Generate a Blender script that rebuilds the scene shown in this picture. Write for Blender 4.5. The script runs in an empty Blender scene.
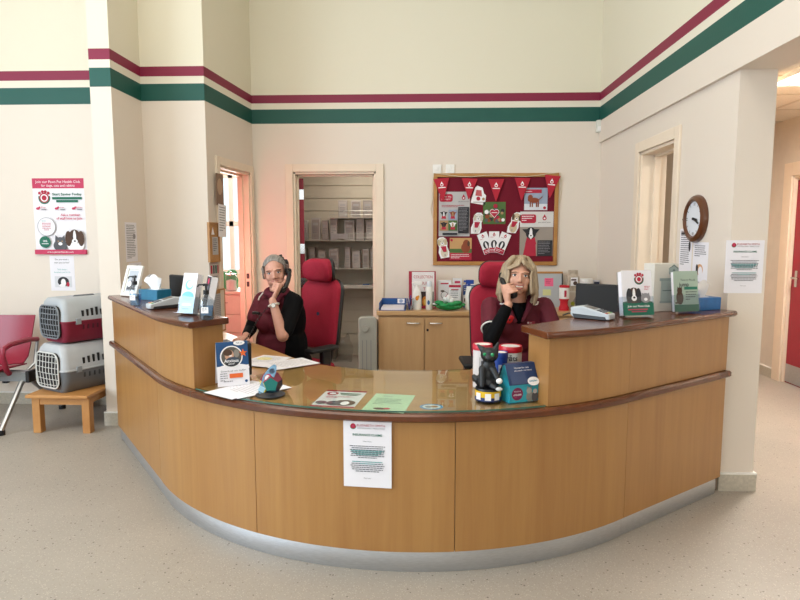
import bpy, bmesh, math, random
from mathutils import Matrix, Vector, Quaternion
random.seed(7)
R = math.radians
SC = bpy.context.scene
COL = SC.collection

# ------------------------------------------------------------------ materials
def lin(h):
    h = h.lstrip('#')
    o = []
    for i in (0, 2, 4):
        c = int(h[i:i+2], 16) / 255
        o.append(c / 12.92 if c <= .04045 else ((c + .055) / 1.055) ** 2.4)
    return (o[0], o[1], o[2], 1)

_mats = {}
def newmat(name):
    m = bpy.data.materials.new(name); m.use_nodes = True
    nt = m.node_tree
    b = nt.nodes['Principled BSDF']
    return m, nt, b

def mk(hexc, rough=.5, metal=0., var=.05, vs=9., bump=0., bs=60., coat=0., sheen=0., stretch=None, spec=None):
    key = (hexc, rough, metal, var, vs, bump, bs, coat, sheen, stretch, spec)
    if key in _mats: return _mats[key]
    m, nt, b = newmat('surface_' + hexc.strip('#') + '_%d' % len(_mats))
    L = nt.links
    tc = nt.nodes.new('ShaderNodeTexCoord')
    src = tc.outputs['Object']
    if stretch:
        mp = nt.nodes.new('ShaderNodeMapping'); mp.inputs['Scale'].default_value = stretch
        L.new(src, mp.inputs['Vector']); src = mp.outputs['Vector']
    nz = nt.nodes.new('ShaderNodeTexNoise'); nz.inputs['Scale'].default_value = vs; nz.inputs['Detail'].default_value = 4
    L.new(src, nz.inputs['Vector'])
    rp = nt.nodes.new('ShaderNodeValToRGB')
    c = lin(hexc)
    rp.color_ramp.elements[0].position = .3; rp.color_ramp.elements[1].position = .7
    rp.color_ramp.elements[0].color = (c[0]*(1-var), c[1]*(1-var), c[2]*(1-var), 1)
    rp.color_ramp.elements[1].color = (min(1, c[0]*(1+var)), min(1, c[1]*(1+var)), min(1, c[2]*(1+var)), 1)
    L.new(nz.outputs['Fac'], rp.inputs['Fac']); L.new(rp.outputs['Color'], b.inputs['Base Color'])
    b.inputs['Roughness'].default_value = rough; b.inputs['Metallic'].default_value = metal
    b.inputs['Coat Weight'].default_value = coat; b.inputs['Coat Roughness'].default_value = .1
    b.inputs['Sheen Weight'].default_value = sheen
    if spec is not None: b.inputs['Specular IOR Level'].default_value = spec
    if bump:
        n2 = nt.nodes.new('ShaderNodeTexNoise'); n2.inputs['Scale'].default_value = bs; n2.inputs['Detail'].default_value = 3
        L.new(src, n2.inputs['Vector'])
        bp = nt.nodes.new('ShaderNodeBump'); bp.inputs['Strength'].default_value = bump; bp.inputs['Distance'].default_value = .01
        L.new(n2.outputs['Fac'], bp.inputs['Height']); L.new(bp.outputs['Normal'], b.inputs['Normal'])
    _mats[key] = m
    return m

def wood(name, lo, hi, rough=.35, scale=(22, 22, 1.1), coat=.15, seed=0):
    m, nt, b = newmat(name); L = nt.links
    tc = nt.nodes.new('ShaderNodeTexCoord')
    mp = nt.nodes.new('ShaderNodeMapping'); mp.inputs['Scale'].default_value = scale; mp.inputs['Location'].default_value = (seed, seed*2, seed)
    L.new(tc.outputs['Object'], mp.inputs['Vector'])
    n1 = nt.nodes.new('ShaderNodeTexNoise'); n1.inputs['Scale'].default_value = 1; n1.inputs['Detail'].default_value = 6; n1.inputs['Roughness'].default_value = .62
    n1.inputs['Distortion'].default_value = .4
    L.new(mp.outputs['Vector'], n1.inputs['Vector'])
    n2 = nt.nodes.new('ShaderNodeTexNoise'); n2.inputs['Scale'].default_value = .12; n2.inputs['Detail'].default_value = 2
    L.new(mp.outputs['Vector'], n2.inputs['Vector'])
    mx = nt.nodes.new('ShaderNodeMath'); mx.operation = 'MULTIPLY_ADD'; mx.inputs[1].default_value = .55
    md = nt.nodes.new('ShaderNodeMath'); md.operation = 'MULTIPLY'; md.inputs[1].default_value = .45
    L.new(n2.outputs['Fac'], md.inputs[0]); L.new(n1.outputs['Fac'], mx.inputs[0]); L.new(md.outputs[0], mx.inputs[2])
    rp = nt.nodes.new('ShaderNodeValToRGB'); rp.color_ramp.elements[0].position = .36; rp.color_ramp.elements[1].position = .64
    rp.color_ramp.elements[0].color = lin(lo); rp.color_ramp.elements[1].color = lin(hi)
    L.new(mx.outputs[0], rp.inputs['Fac']); L.new(rp.outputs['Color'], b.inputs['Base Color'])
    b.inputs['Roughness'].default_value = rough; b.inputs['Coat Weight'].default_value = coat; b.inputs['Coat Roughness'].default_value = .18
    return m

def glassy(name, tint=(.95, .98, .96), rough=.02, ior=1.5, gain=1.0):
    m = bpy.data.materials.new(name); m.use_nodes = True
    nt = m.node_tree; nt.nodes.clear(); L = nt.links
    o = nt.nodes.new('ShaderNodeOutputMaterial'); mix = nt.nodes.new('ShaderNodeMixShader')
    t = nt.nodes.new('ShaderNodeBsdfTransparent'); t.inputs[0].default_value = (*tint, 1)
    g = nt.nodes.new('ShaderNodeBsdfGlossy'); g.inputs['Roughness'].default_value = rough
    fr = nt.nodes.new('ShaderNodeFresnel'); fr.inputs[0].default_value = ior
    mu = nt.nodes.new('ShaderNodeMath'); mu.operation = 'MULTIPLY'; mu.inputs[1].default_value = gain; mu.use_clamp = True
    ge = nt.nodes.new('ShaderNodeNewGeometry'); iv = nt.nodes.new('ShaderNodeMath'); iv.operation = 'SUBTRACT'; iv.inputs[0].default_value = 1
    L.new(ge.outputs['Backfacing'], iv.inputs[1]); m2 = nt.nodes.new('ShaderNodeMath'); m2.operation = 'MULTIPLY'
    L.new(fr.outputs[0], mu.inputs[0]); L.new(mu.outputs[0], m2.inputs[0]); L.new(iv.outputs[0], m2.inputs[1]); L.new(m2.outputs[0], mix.inputs[0])
    L.new(t.outputs[0], mix.inputs[1]); L.new(g.outputs[0], mix.inputs[2]); L.new(mix.outputs[0], o.inputs[0])
    return m

def emitter(name, rgb, s):
    m, nt, b = newmat(name)
    b.inputs['Base Color'].default_value = (.9, .9, .9, 1)
    b.inputs['Emission Color'].default_value = (*rgb, 1); b.inputs['Emission Strength'].default_value = s
    return m

def wall_mat():
    m, nt, b = newmat('painted_wall_with_bands'); L = nt.links
    g = nt.nodes.new('ShaderNodeNewGeometry'); sp = nt.nodes.new('ShaderNodeSeparateXYZ'); L.new(g.outputs['Position'], sp.inputs[0])
    mr = nt.nodes.new('ShaderNodeMath'); mr.operation = 'DIVIDE'; mr.inputs[1].default_value = 5.0
    L.new(sp.outputs['Z'], mr.inputs[0])
    rp = nt.nodes.new('ShaderNodeValToRGB'); rp.color_ramp.interpolation = 'CONSTANT'
    stops = [(0, WALL_LO), (2.577, BAND_G), (2.699, WALL_MID), (2.766, BAND_R), (2.833, WALL_HI)]
    e = rp.color_ramp.elements
    e[0].position = 0; e[0].color = lin(stops[0][1])
    e[1].position = stops[1][0]/5; e[1].color = lin(stops[1][1])
    for z, h in stops[2:]:
        k = e.new(z/5); k.color = lin(h)
    L.new(mr.outputs[0], rp.inputs['Fac'])
    L.new(rp.outputs['Color'], b.inputs['Base Color'])
    b.inputs['Roughness'].default_value = .55
    n2 = nt.nodes.new('ShaderNodeTexNoise'); n2.inputs['Scale'].default_value = 90; L.new(g.outputs['Position'], n2.inputs['Vector'])
    bp = nt.nodes.new('ShaderNodeBump'); bp.inputs['Strength'].default_value = .06; bp.inputs['Distance'].default_value = .01
    L.new(n2.outputs['Fac'], bp.inputs['Height']); L.new(bp.outputs['Normal'], b.inputs['Normal'])
    return m

def floor_mat():
    m, nt, b = newmat('speckled_vinyl_floor'); L = nt.links
    tc = nt.nodes.new('ShaderNodeTexCoord')
    def speck(scale, thr, seed):
        mp = nt.nodes.new('ShaderNodeMapping'); mp.inputs['Location'].default_value = (seed, seed, 0)
        L.new(tc.outputs['Object'], mp.inputs['Vector'])
        v = nt.nodes.new('ShaderNodeTexVoronoi'); v.inputs['Scale'].default_value = scale
        L.new(mp.outputs['Vector'], v.inputs['Vector'])
        w = nt.nodes.new('ShaderNodeSeparateColor'); L.new(v.outputs['Color'], w.inputs[0])
        a = nt.nodes.new('ShaderNodeMath'); a.operation = 'GREATER_THAN'; a.inputs[1].default_value = thr; L.new(w.outputs[0], a.inputs[0])
        d = nt.nodes.new('ShaderNodeMath'); d.operation = 'LESS_THAN'; d.inputs[1].default_value = .38; L.new(v.outputs['Distance'], d.inputs[0])
        k = nt.nodes.new('ShaderNodeMath'); k.operation = 'MULTIPLY'; L.new(a.outputs[0], k.inputs[0]); L.new(d.outputs[0], k.inputs[1])
        return k.outputs[0]
    nz = nt.nodes.new('ShaderNodeTexNoise'); nz.inputs['Scale'].default_value = 1.3; nz.inputs['Detail'].default_value = 5
    L.new(tc.outputs['Object'], nz.inputs['Vector'])
    rp = nt.nodes.new('ShaderNodeValToRGB'); rp.color_ramp.elements[0].position = .3; rp.color_ramp.elements[1].position = .75
    rp.color_ramp.elements[0].color = lin(FLOOR_A); rp.color_ramp.elements[1].color = lin(FLOOR_B)
    L.new(nz.outputs['Fac'], rp.inputs['Fac'])
    cur = rp.outputs['Color']
    for sc, thr, seed, colr, f in ((130, .78, 0, '#8d8272', .4), (85, .97, 3, '#443c35', .7), (150, .8, 7, '#e2d9ca', .35)):
        mx = nt.nodes.new('ShaderNodeMix'); mx.data_type = 'RGBA'
        mu = nt.nodes.new('ShaderNodeMath'); mu.operation = 'MULTIPLY'; mu.inputs[1].default_value = f
        L.new(speck(sc, thr, seed), mu.inputs[0]); L.new(mu.outputs[0], mx.inputs['Factor'])
        L.new(cur, mx.inputs['A']); mx.inputs['B'].default_value = lin(colr)
        cur = mx.outputs['Result']
    L.new(cur, b.inputs['Base Color'])
    b.inputs['Roughness'].default_value = .42
    return m

WALL_LO, WALL_MID, WALL_HI, BAND_G, BAND_R = '#e3d7ca', '#e3dccb', '#e3dcc8', '#0b5147', '#82123a'
FLOOR_A, FLOOR_B = '#9f978d', '#aca398'
M_WALL = wall_mat(); M_FLOOR = floor_mat()
M_PAINT = mk('#ead9c4', .4, var=.02)
M_CEIL = mk('#e9e4da', .7, var=.02)
M_CORR = mk('#d6ccbf', .55, var=.03)
M_SKIRT = mk('#bdb5a6', .45, var=.12, vs=60)
M_PANEL = wood('maple_veneer', '#a0703e', '#b0824a', .36, seed=1)
M_CAB = wood('beech_laminate', '#bd9468', '#caa478', .42, (14, 14, 1.2), .05, seed=3)
M_DESK = wood('beech_desktop', '#b07f49', '#c09258', .35, (3, 18, 8), .1, seed=5)
M_DARKWOOD = wood('polished_dark_hardwood', '#4c2411', '#683518', .24, (9, 9, 3), .22, seed=2)
M_OAK = wood('oak_frame', '#a9763c', '#bd8a4c', .45, (10, 10, 10), .05, seed=8)
M_TABLE = wood('pine_table', '#b57b41', '#c89256', .45, (5, 16, 5), .1, seed=9)
M_STEEL = mk('#c6c8cc', .46, 1., var=.08, vs=30, stretch=(1, 1, 12))
M_CHROME = mk('#c8c8c8', .18, 1.)
M_BLACK = mk('#15161a', .4)
M_BLACKM = mk('#141416', .65)
M_WHITE = mk('#eeece8', .45, var=.02)
M_PAPER = mk('#edeaf0', .7, var=.015)
M_GREY = mk('#85878a', .5)
M_RED = mk('#9d0b2d', .75, var=.06, vs=60, bump=.05, bs=400)
M_GLASS = glassy('sheet_glass', (.93, .965, .945), .01, 1.5, 1.0)
M_GLASSEDGE = mk('#3f6b5c', .15)
M_CLEAR = glassy('clear_plastic', (.90, .93, .95), .06, 1.5, 1.8)

# ------------------------------------------------------------------ mesh building
def frame_from(d, up=Vector((0, 0, 1))):
    d = d.normalized()
    a = d.cross(up)
    if a.length < 1e-4: a = d.cross(Vector((1, 0, 0)))
    a.normalize(); b = a.cross(d).normalized()
    return a, b

class MB:
    def __init__(self):
        self.v = []; self.f = []; self.m = []; self.mats = []
    def mi(self, mat):
        if mat not in self.mats: self.mats.append(mat)
        return self.mats.index(mat)
    def add(self, vs, fs, mat, M=None):
        o = len(self.v); k = self.mi(mat)
        for p in vs:
            p = Vector(p)
            self.v.append(M @ p if M is not None else p)
        for f in fs:
            self.f.append([i + o for i in f]); self.m.append(k)
        return self
    def box(self, x0, x1, y0, y1, z0, z1, mat, M=None):
        vs = [(x, y, z) for z in (z0, z1) for y in (y0, y1) for x in (x0, x1)]
        return self.add(vs, [(0, 2, 3, 1), (4, 5, 7, 6), (0, 1, 5, 4), (2, 6, 7, 3), (0, 4, 6, 2), (1, 3, 7, 5)], mat, M)
    def cyl(self, p0, p1, r0, mat, r1=None, n=16, caps=True, M=None):
        r1 = r0 if r1 is None else r1
        p0 = Vector(p0); p1 = Vector(p1); a, b = frame_from(p1 - p0)
        vs = []
        for p, r in ((p0, r0), (p1, r1)):
            for i in range(n):
                t = 2*math.pi*i/n; vs.append(p + (a*math.cos(t) + b*math.sin(t))*r)
        fs = [(i, (i+1) % n, n+(i+1) % n, n+i) for i in range(n)]
        if caps: fs += [list(range(n))[::-1], list(range(n, 2*n))]
        return self.add(vs, fs, mat, M)
    def tube(self, pts, r, mat, n=8, M=None, closed=False):
        pts = [Vector(p) for p in pts]; N = len(pts)
        rr = r if isinstance(r, (list, tuple)) else [r]*N
        vs = []; a = None
        for i, p in enumerate(pts):
            if closed: d = pts[(i+1) % N] - pts[i-1]
            else: d = pts[min(i+1, N-1)] - pts[max(i-1, 0)]
            d.normalize()
            if a is None: a, b = frame_from(d)
            else:
                a = (a - d*a.dot(d)); 
                if a.length < 1e-6: a, b = frame_from(d)
                a.normalize(); b = d.cross(a)
            b = d.cross(a)
            for k in range(n):
                t = 2*math.pi*k/n; vs.append(p + (a*math.cos(t) + b*math.sin(t))*rr[i])
        fs = []
        for i in range(N if closed else N-1):
            j = (i+1) % N
            fs += [(i*n+k, i*n+(k+1) % n, j*n+(k+1) % n, j*n+k) for k in range(n)]
        if not closed: fs += [list(range(n))[::-1], list(range((N-1)*n, N*n))]
        return self.add(vs, fs, mat, M)
    def lathe(self, prof, mat, n=24, M=None):
        vs = []; N = len(prof)
        for r, z in prof:
            for k in range(n):
                t = 2*math.pi*k/n; vs.append((r*math.cos(t), r*math.sin(t), z))
        fs = [(i*n+k, i*n+(k+1) % n, (i+1)*n+(k+1) % n, (i+1)*n+k) for i in range(N-1) for k in range(n)]
        if prof[0][0] > 1e-5: fs.append(list(range(n))[::-1])
        if prof[-1][0] > 1e-5: fs.append(list(range((N-1)*n, N*n)))
        return self.add(vs, fs, mat, M)
    def ell(self, c, r, mat, rot=None, nu=16, nv=10, M=None):
        vs = []; c = Vector(c)
        for j in range(nv+1):
            ph = math.pi*j/nv
            for i in range(nu):
                t = 2*math.pi*i/nu
                p = Vector((r[0]*math.sin(ph)*math.cos(t), r[1]*math.sin(ph)*math.sin(t), r[2]*math.cos(ph)))
                if rot is not None: p = rot @ p
                vs.append(c + p)
        fs = [(j*nu+i, (j+1)*nu+i, (j+1)*nu+(i+1) % nu, j*nu+(i+1) % nu) for j in range(nv) for i in range(nu)]
        return self.add(vs, fs, mat, M)
    def cap(self, p0, p1, r0, r1, mat, n=12, M=None):
        """tapered capsule"""
        p0 = Vector(p0); p1 = Vector(p1); d = p1 - p0; a, b = frame_from(d); d = d.normalized()
        rings = []
        for k in range(5):
            t = -math.pi/2 + math.pi/2*k/4; rings.append((p0 + d*(r0*math.sin(t)), max(1e-4, r0*math.cos(t))))
        for k in range(5):
            t = math.pi/2*k/4; rings.append((p1 + d*(r1*math.sin(t)), max(1e-4, r1*math.cos(t))))
        vs = [p + (a*math.cos(2*math.pi*i/n) + b*math.sin(2*math.pi*i/n))*r for p, r in rings for i in range(n)]
        fs = [(j*n+i, j*n+(i+1) % n, (j+1)*n+(i+1) % n, (j+1)*n+i) for j in range(len(rings)-1) for i in range(n)]
        fs += [list(range(n))[::-1], list(range(len(vs)-n, len(vs)))]
        return self.add(vs, fs, mat, M)
    def prism(self, poly, z0, z1, mat, M=None):
        n = len(poly)
        vs = [(x, y, z0) for x, y in poly] + [(x, y, z1) for x, y in poly]
        fs = [list(range(n))[::-1], list(range(n, 2*n))] + [(i, (i+1) % n, n+(i+1) % n, n+i) for i in range(n)]
        return self.add(vs, fs, mat, M)
    def cushion(self, w, h, t, mat, rad=.06, back=.25, bend=0., M=None, taper=0.):
        """padded slab in XZ plane, front towards -Y, centred; bend curves the sides forward"""
        out = rrect(w, h, rad, 7)
        n = len(out)
        rings = []
        for s, z in ((.02, 1), (.35, .985), (.65, .93), (.85, .78), (.95, .52), (1., 0), (.95, -back), (.6, -back*1.15), (.02, -back*1.2)):
            rings.append([(x*s, -z*t, y*s) for x, y in out])
        vs = []
        for rg in rings:
            for x, y, z in rg:
                k = 1 - taper*(z/h+.5)
                vs.append((x*k, y - bend*(x/(w/2))**2, z))
        fs = [(j*n+i, j*n+(i+1) % n, (j+1)*n+(i+1) % n, (j+1)*n+i) for j in range(len(rings)-1) for i in range(n)]
        fs += [list(range(n))[::-1], list(range(len(vs)-n, len(vs)))]
        return self.add(vs, fs, mat, M)
    def mesh(self, name, angle=35):
        me = bpy.data.meshes.new(name)
        me.from_pydata([tuple(v) for v in self.v], [], self.f)
        for m in self.mats: me.materials.append(m)
        me.polygons.foreach_set('material_index', self.m)
        bm = bmesh.new(); bm.from_mesh(me); bmesh.ops.recalc_face_normals(bm, faces=bm.faces); bm.to_mesh(me); bm.free()
        me.polygons.foreach_set('use_smooth', [True]*len(me.polygons))
        me.set_sharp_from_angle(angle=R(angle))
        me.update()
        return me

def rrect(w, h, r, k=6, cx=0, cy=0):
    r = min(r, w/2-1e-4, h/2-1e-4); o = []
    for sx, sy, a0 in ((1, 1, 0), (-1, 1, 90), (-1, -1, 180), (1, -1, 270)):
        for i in range(k+1):
            a = R(a0 + 90*i/k)
            o.append((cx + sx*(w/2-r) + r*math.cos(a), cy + sy*(h/2-r) + r*math.sin(a)))
    return o

def mat3(right, up, nrm, loc):
    return Matrix(((right[0], up[0], nrm[0], loc[0]), (right[1], up[1], nrm[1], loc[1]), (right[2], up[2], nrm[2], loc[2]), (0, 0, 0, 1)))

def obj(name, mb, parent=None, loc=(0, 0, 0), rotz=0., bevel=0., seg=2, sub=0, M=None, angle=35):
    me = mb.mesh(name, angle) if isinstance(mb, MB) else mb
    o = bpy.data.objects.new(name, me); COL.objects.link(o)
    if parent is not None: o.parent = parent
    if M is not None: o.matrix_local = M
    else:
        o.location = loc; o.rotation_euler = (0, 0, rotz)
    if bevel:
        b = o.modifiers.new('bevel', 'BEVEL'); b.width = bevel; b.segments = seg; b.limit_method = 'ANGLE'; b.angle_limit = R(40)
    if sub:
        s = o.modifiers.new('sub', 'SUBSURF'); s.levels = sub; s.render_levels = sub
    return o

def tag(o, label, cat, group=None):
    o['label'] = label; o['category'] = cat
    if group: o['group'] = group
    return o

def thing(name, label, cat, loc=(0, 0, 0), rotz=0., group=None, M=None):
    o = bpy.data.objects.new(name, None); COL.objects.link(o); o.empty_display_size = .1
    if M is not None: o.matrix_world = M
    else:
        o.location = loc; o.rotation_euler = (0, 0, rotz)
    return tag(o, label, cat, group)

def struct(name, mb, **k):
    o = obj(name, mb, **k); o['kind'] = 'structure'
    return o

def dup(root, label=None, loc=None, rotz=None):
    r = root.copy(); COL.objects.link(r)
    if label: r['label'] = label
    if loc is not None: r.location = loc
    if rotz is not None: r.rotation_euler = (0, 0, rotz)
    for ch in list(root.children):
        c = ch.copy(); COL.objects.link(c); c.parent = r
        for g in list(ch.children):
            d = g.copy(); COL.objects.link(d); d.parent = c
    return r

_txt = {}
def text_geo(s, bold=False):
    key = (s, bold)
    if key in _txt: return _txt[key]
    cu = bpy.data.curves.new('t', 'FONT'); cu.body = s; cu.size = 1; cu.align_x = 'CENTER'; cu.align_y = 'CENTER'; cu.resolution_u = 3
    if bold: cu.offset = .018
    o = bpy.data.objects.new('t', cu); COL.objects.link(o)
    bpy.context.view_layer.update()
    ev = o.evaluated_get(bpy.context.evaluated_depsgraph_get())
    me = ev.to_mesh()
    vs = [tuple(v.co) for v in me.vertices]; fs = [list(p.vertices) for p in me.polygons]
    ev.to_mesh_clear()
    bpy.data.objects.remove(o); bpy.data.curves.remove(cu)
    _txt[key] = (vs, fs)
    return vs, fs

class Sheet(MB):
    """thin printed sheet; x right, y up, +z towards the reader; origin bottom centre"""
    def __init__(self, w, h, mat, th=.0008, poly=None):
        super().__init__(); self.w = w; self.h = h; self.z = 0.0
        if poly is None: self.box(-w/2, w/2, 0, h, -th, 0, mat)
        else: self.prism(poly, -th, 0, mat)
    def up(self):
        self.z += .00035; return self.z
    def rect(self, x0, x1, y0, y1, c):
        z = self.up(); return self.add([(x0, y0, z), (x1, y0, z), (x1, y1, z), (x0, y1, z)], [(0, 1, 2, 3)], c)
    def poly(self, pts, c):
        z = self.up(); return self.add([(x, y, z) for x, y in pts], [list(range(len(pts)))], c)
    def disc(self, x, y, rx, c, ry=None, n=24, a0=0, a1=360):
        ry = rx if ry is None else ry
        full = a1 - a0 >= 360
        p = [(x+rx*math.cos(R(a0+(a1-a0)*i/(n if full else n-1))), y+ry*math.sin(R(a0+(a1-a0)*i/(n if full else n-1)))) for i in range(n)]
        if not full: p.append((x, y))
        return self.poly(p, c)
    def text(self, s, x, y, size, c, bold=False, width=None):
        vs, fs = text_geo(s, bold)
        if not vs: return self
        x0 = min(v[0] for v in vs); x1 = max(v[0] for v in vs)
        k = size; kx = size
        if width: kx = width/(x1-x0); k = min(size, kx*1.5)
        z = self.up()
        return self.add([(x+v[0]*kx, y+v[1]*k, z) for v in vs], fs, c)
    def lines(self, x0, x1, y0, n, dy, c, hgt=.4, seed=1, center=False):
        rnd = random.Random(seed); z = self.up()
        for i in range(n):
            y = y0 - i*dy; L = (x1-x0)*rnd.uniform(.8, 1.) if i < n-1 else (x1-x0)*rnd.uniform(.35, .7)
            x = (x0+x1)/2 - L/2 if center else x0; e = x + L
            while x < e - .002:
                w = min(rnd.uniform(.006, .016), e-x)
                self.add([(x, y, z), (x+w, y, z), (x+w, y+dy*hgt, z), (x, y+dy*hgt, z)], [(0, 1, 2, 3)], c); x += w + .0025
        return self

def ink(h): return mk(h, .7, var=.03)
K_BLACK, K_RED, K_GREEN, K_PINK, K_WHITE, K_GREY, K_TEAL = ink('#2b2a30'), ink('#b3203c'), ink('#1d6a55'), ink('#c33a5e'), ink('#f2f0f2'), ink('#8f8d92'), ink('#4fa7a5')
K_BROWN, K_TAN, K_DGREY = ink('#4e3527'), ink('#b08a63'), ink('#55565c')

def wallM(axis, loc):
    """sheet orientation matrices"""
    if axis == 'back':  return mat3((1, 0, 0), (0, 0, 1), (0, -1, 0), loc)      # hangs on a wall facing -Y
    if axis == 'right': return mat3((0, -1, 0), (0, 0, 1), (-1, 0, 0), loc)     # wall facing -X
    if axis == 'left':  return mat3((0, 1, 0), (0, 0, 1), (1, 0, 0), loc)       # wall facing +X
def leanM(loc, yaw, lean):
    """faces direction -Y turned by yaw (rad), leaning back by lean"""
    right = Vector((math.cos(yaw), math.sin(yaw), 0)); back = Vector((-math.sin(yaw), math.cos(yaw), 0))
    up = (Vector((0, 0, 1))*math.cos(lean) + back*math.sin(lean)); n = right.cross(up)
    return mat3(right, up, n, loc)
def flatM(loc, yaw):
    """lying face up, top edge pointing away along +Y turned by yaw"""
    return mat3((math.cos(yaw), math.sin(yaw), 0), (-math.sin(yaw), math.cos(yaw), 0), (0, 0, 1), loc)

def blob(parts, voxel, mat, name, smooth=4, fac=.5):
    mb = MB(); parts(mb, mat)
    me = mb.mesh('tmp'); o = bpy.data.objects.new('tmp', me); COL.objects.link(o)
    r = o.modifiers.new('r', 'REMESH'); r.mode = 'VOXEL'; r.voxel_size = voxel
    if smooth:
        s = o.modifiers.new('s', 'SMOOTH'); s.iterations = smooth; s.factor = fac
    bpy.context.view_layer.update()
    dg = bpy.context.evaluated_depsgraph_get()
    out = bpy.data.meshes.new_from_object(o.evaluated_get(dg)); out.name = name
    bpy.data.objects.remove(o); bpy.data.meshes.remove(me)
    out.materials.clear(); out.materials.append(mat)
    out.polygons.foreach_set('use_smooth', [True]*len(out.polygons))
    return out
# ------------------------------------------------------------------ the setting
def boxes(bs, mat):
    mb = MB()
    for b in bs: mb.box(*b, mat)
    return mb
XL, XR, YB = -1.69, 1.72, 6.0
# the recess wall beside the left doorway runs a few degrees off the depth axis; it turns about its far end
RECESS = Matrix.Translation((XL, YB, 0)) @ Matrix.Rotation(R(-5.5), 4, 'Z') @ Matrix.Translation((-XL, -YB, 0))
struct('floor', boxes([(-6.1, 3.8, -4.7, 8.5, -.1, 0)], M_FLOOR))
struct('ceiling', boxes([(-6.1, 1.96, -4.7, 6.12, 5, 5.1)], M_CEIL))
struct('wall_back', boxes([(-1.84, -1.291, YB, 6.12, 0, 2.11), (-.467, 1.96, YB, 6.12, 0, 2.11), (-1.84, 1.96, YB, 6.12, 2.11, 5)], M_WALL))
struct('wall_recess', boxes([(XL-.12, XL, 4.98, 5.2, 0, 2.09), (XL-.12, XL, 5.9, 6.08, 0, 2.09), (XL-.12, XL, 4.98, 6.08, 2.09, 5)], M_WALL), M=RECESS)
struct('wall_storeroom_left', boxes([(-1.84, -1.72, 6.0, 8.4, 0, 2.6)], M_WALL))
struct('wall_left_pier', boxes([(-2.475, -2.315, 4.5, 5.19, 0, 5)], M_WALL))
struct('wall_left_return', boxes([(-2.315, -1.789, 4.98, 5.03, 0, 5), (-2.315, -1.92, 5.0301, 5.19, 0, 5)], M_WALL))
struct('wall_left_alcove', boxes([(-6, -2.475, 5.07, 5.19, 0, 5)], M_WALL))
struct('wall_right', boxes([(XR, 1.92, 3.44, 4.24, 0, 2.375), (XR, 1.92, 4.92, 6.12, 0, 2.375), (XR, 1.92, 4.24, 4.92, 2.135, 2.375)], M_WALL))
struct('wall_right_beam', boxes([(1.695, 1.96, -4.6, 6.0, 2.375, 5)], M_WALL))
struct('wall_left', boxes([(-6.1, -6, -4.6, 5.19, 0, .9), (-6.1, -6, -4.6, 5.19, 3.8, 5), (-6.1, -6, -4.6, -3, .9, 3.8), (-6.1, -6, 2.2, 5.19, .9, 3.8)], M_WALL))
struct('wall_front', boxes([(-6.1, 3.75, -4.7, -4.6, 0, .8), (-6.1, 3.75, -4.7, -4.6, 3.8, 5), (-6.1, -5.2, -4.7, -4.6, .8, 3.8), (-.8, 0, -4.7, -4.6, .8, 3.8), (1.6, 3.75, -4.7, -4.6, .8, 3.8)], M_WALL))
struct('wall_corridor', boxes([(3.65, 3.75, -4.6, 5.28, 0, 2.7), (3.65, 3.75, 6.16, 6.75, 0, 2.7), (3.65, 3.75, 5.28, 6.16, 2.07, 2.7), (1.96, 3.75, 6.65, 6.75, 0, 2.7)], M_CORR))
struct('wall_partition', boxes([(2.45, 2.5, 4.6, 6.65, 0, 2.64)], mk('#c9a884', .5, var=.04)))
# corridor ceiling of square tiles in a grid
mt = mk('#ddd5c8', .8, var=.06, vs=50); mg = mk('#c9bfae', .5)
struct('ceiling_corridor', boxes([(1.96, 3.75, -4.6, 6.75, 2.64, 2.7)], mt))
gb = MB()
for i in range(3): gb.box(1.96+.05+i*.6, 1.96+.074+i*.6, -4.6, 6.65, 2.634, 2.641, mg)
for i in range(18): gb.box(1.96, 3.65, 6.4-i*.6, 6.424-i*.6, 2.634, 2.641, mg)
struct('trim_ceiling_grid', gb)
# windows of the hall (behind and to the left of the camera)
for i, (bs) in enumerate(([(-5.2, -.8, -4.66, -4.62, .8, .86), (-5.2, -.8, -4.66, -4.62, 3.74, 3.8), *[(-5.2+1.085*k, -5.14+1.085*k, -4.66, -4.62, .8, 3.8) for k in range(5)]],
                          [(0, 1.6, -4.66, -4.62, .8, .86), (0, 1.6, -4.66, -4.62, 3.74, 3.8), *[(.77*k, .06+.77*k, -4.66, -4.62, .8, 3.8) for k in range(3)]],
                          [(-6.06, -6.02, -3, 2.2, .9, .96), (-6.06, -6.02, -3, 2.2, 3.74, 3.8), *[(-6.06, -6.02, -3+1.285*k, -2.94+1.285*k, .9, 3.8) for k in range(5)]])):
    w = struct('window_%d' % (i+1), boxes(bs, M_WHITE))
    b = bs[0]
    x0 = min(q[0] for q in bs); x1 = max(q[1] for q in bs); y0 = min(q[2] for q in bs); y1 = max(q[3] for q in bs)
    z0 = min(q[4] for q in bs); z1 = max(q[5] for q in bs)
    p = MB()
    if i < 2: p.box(x0, x1, -4.645, -4.64, z0, z1, M_GLASS)
    else: p.box(-6.045, -6.04, y0, y1, z0, z1, M_GLASS)
    obj('pane', p, w)
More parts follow.
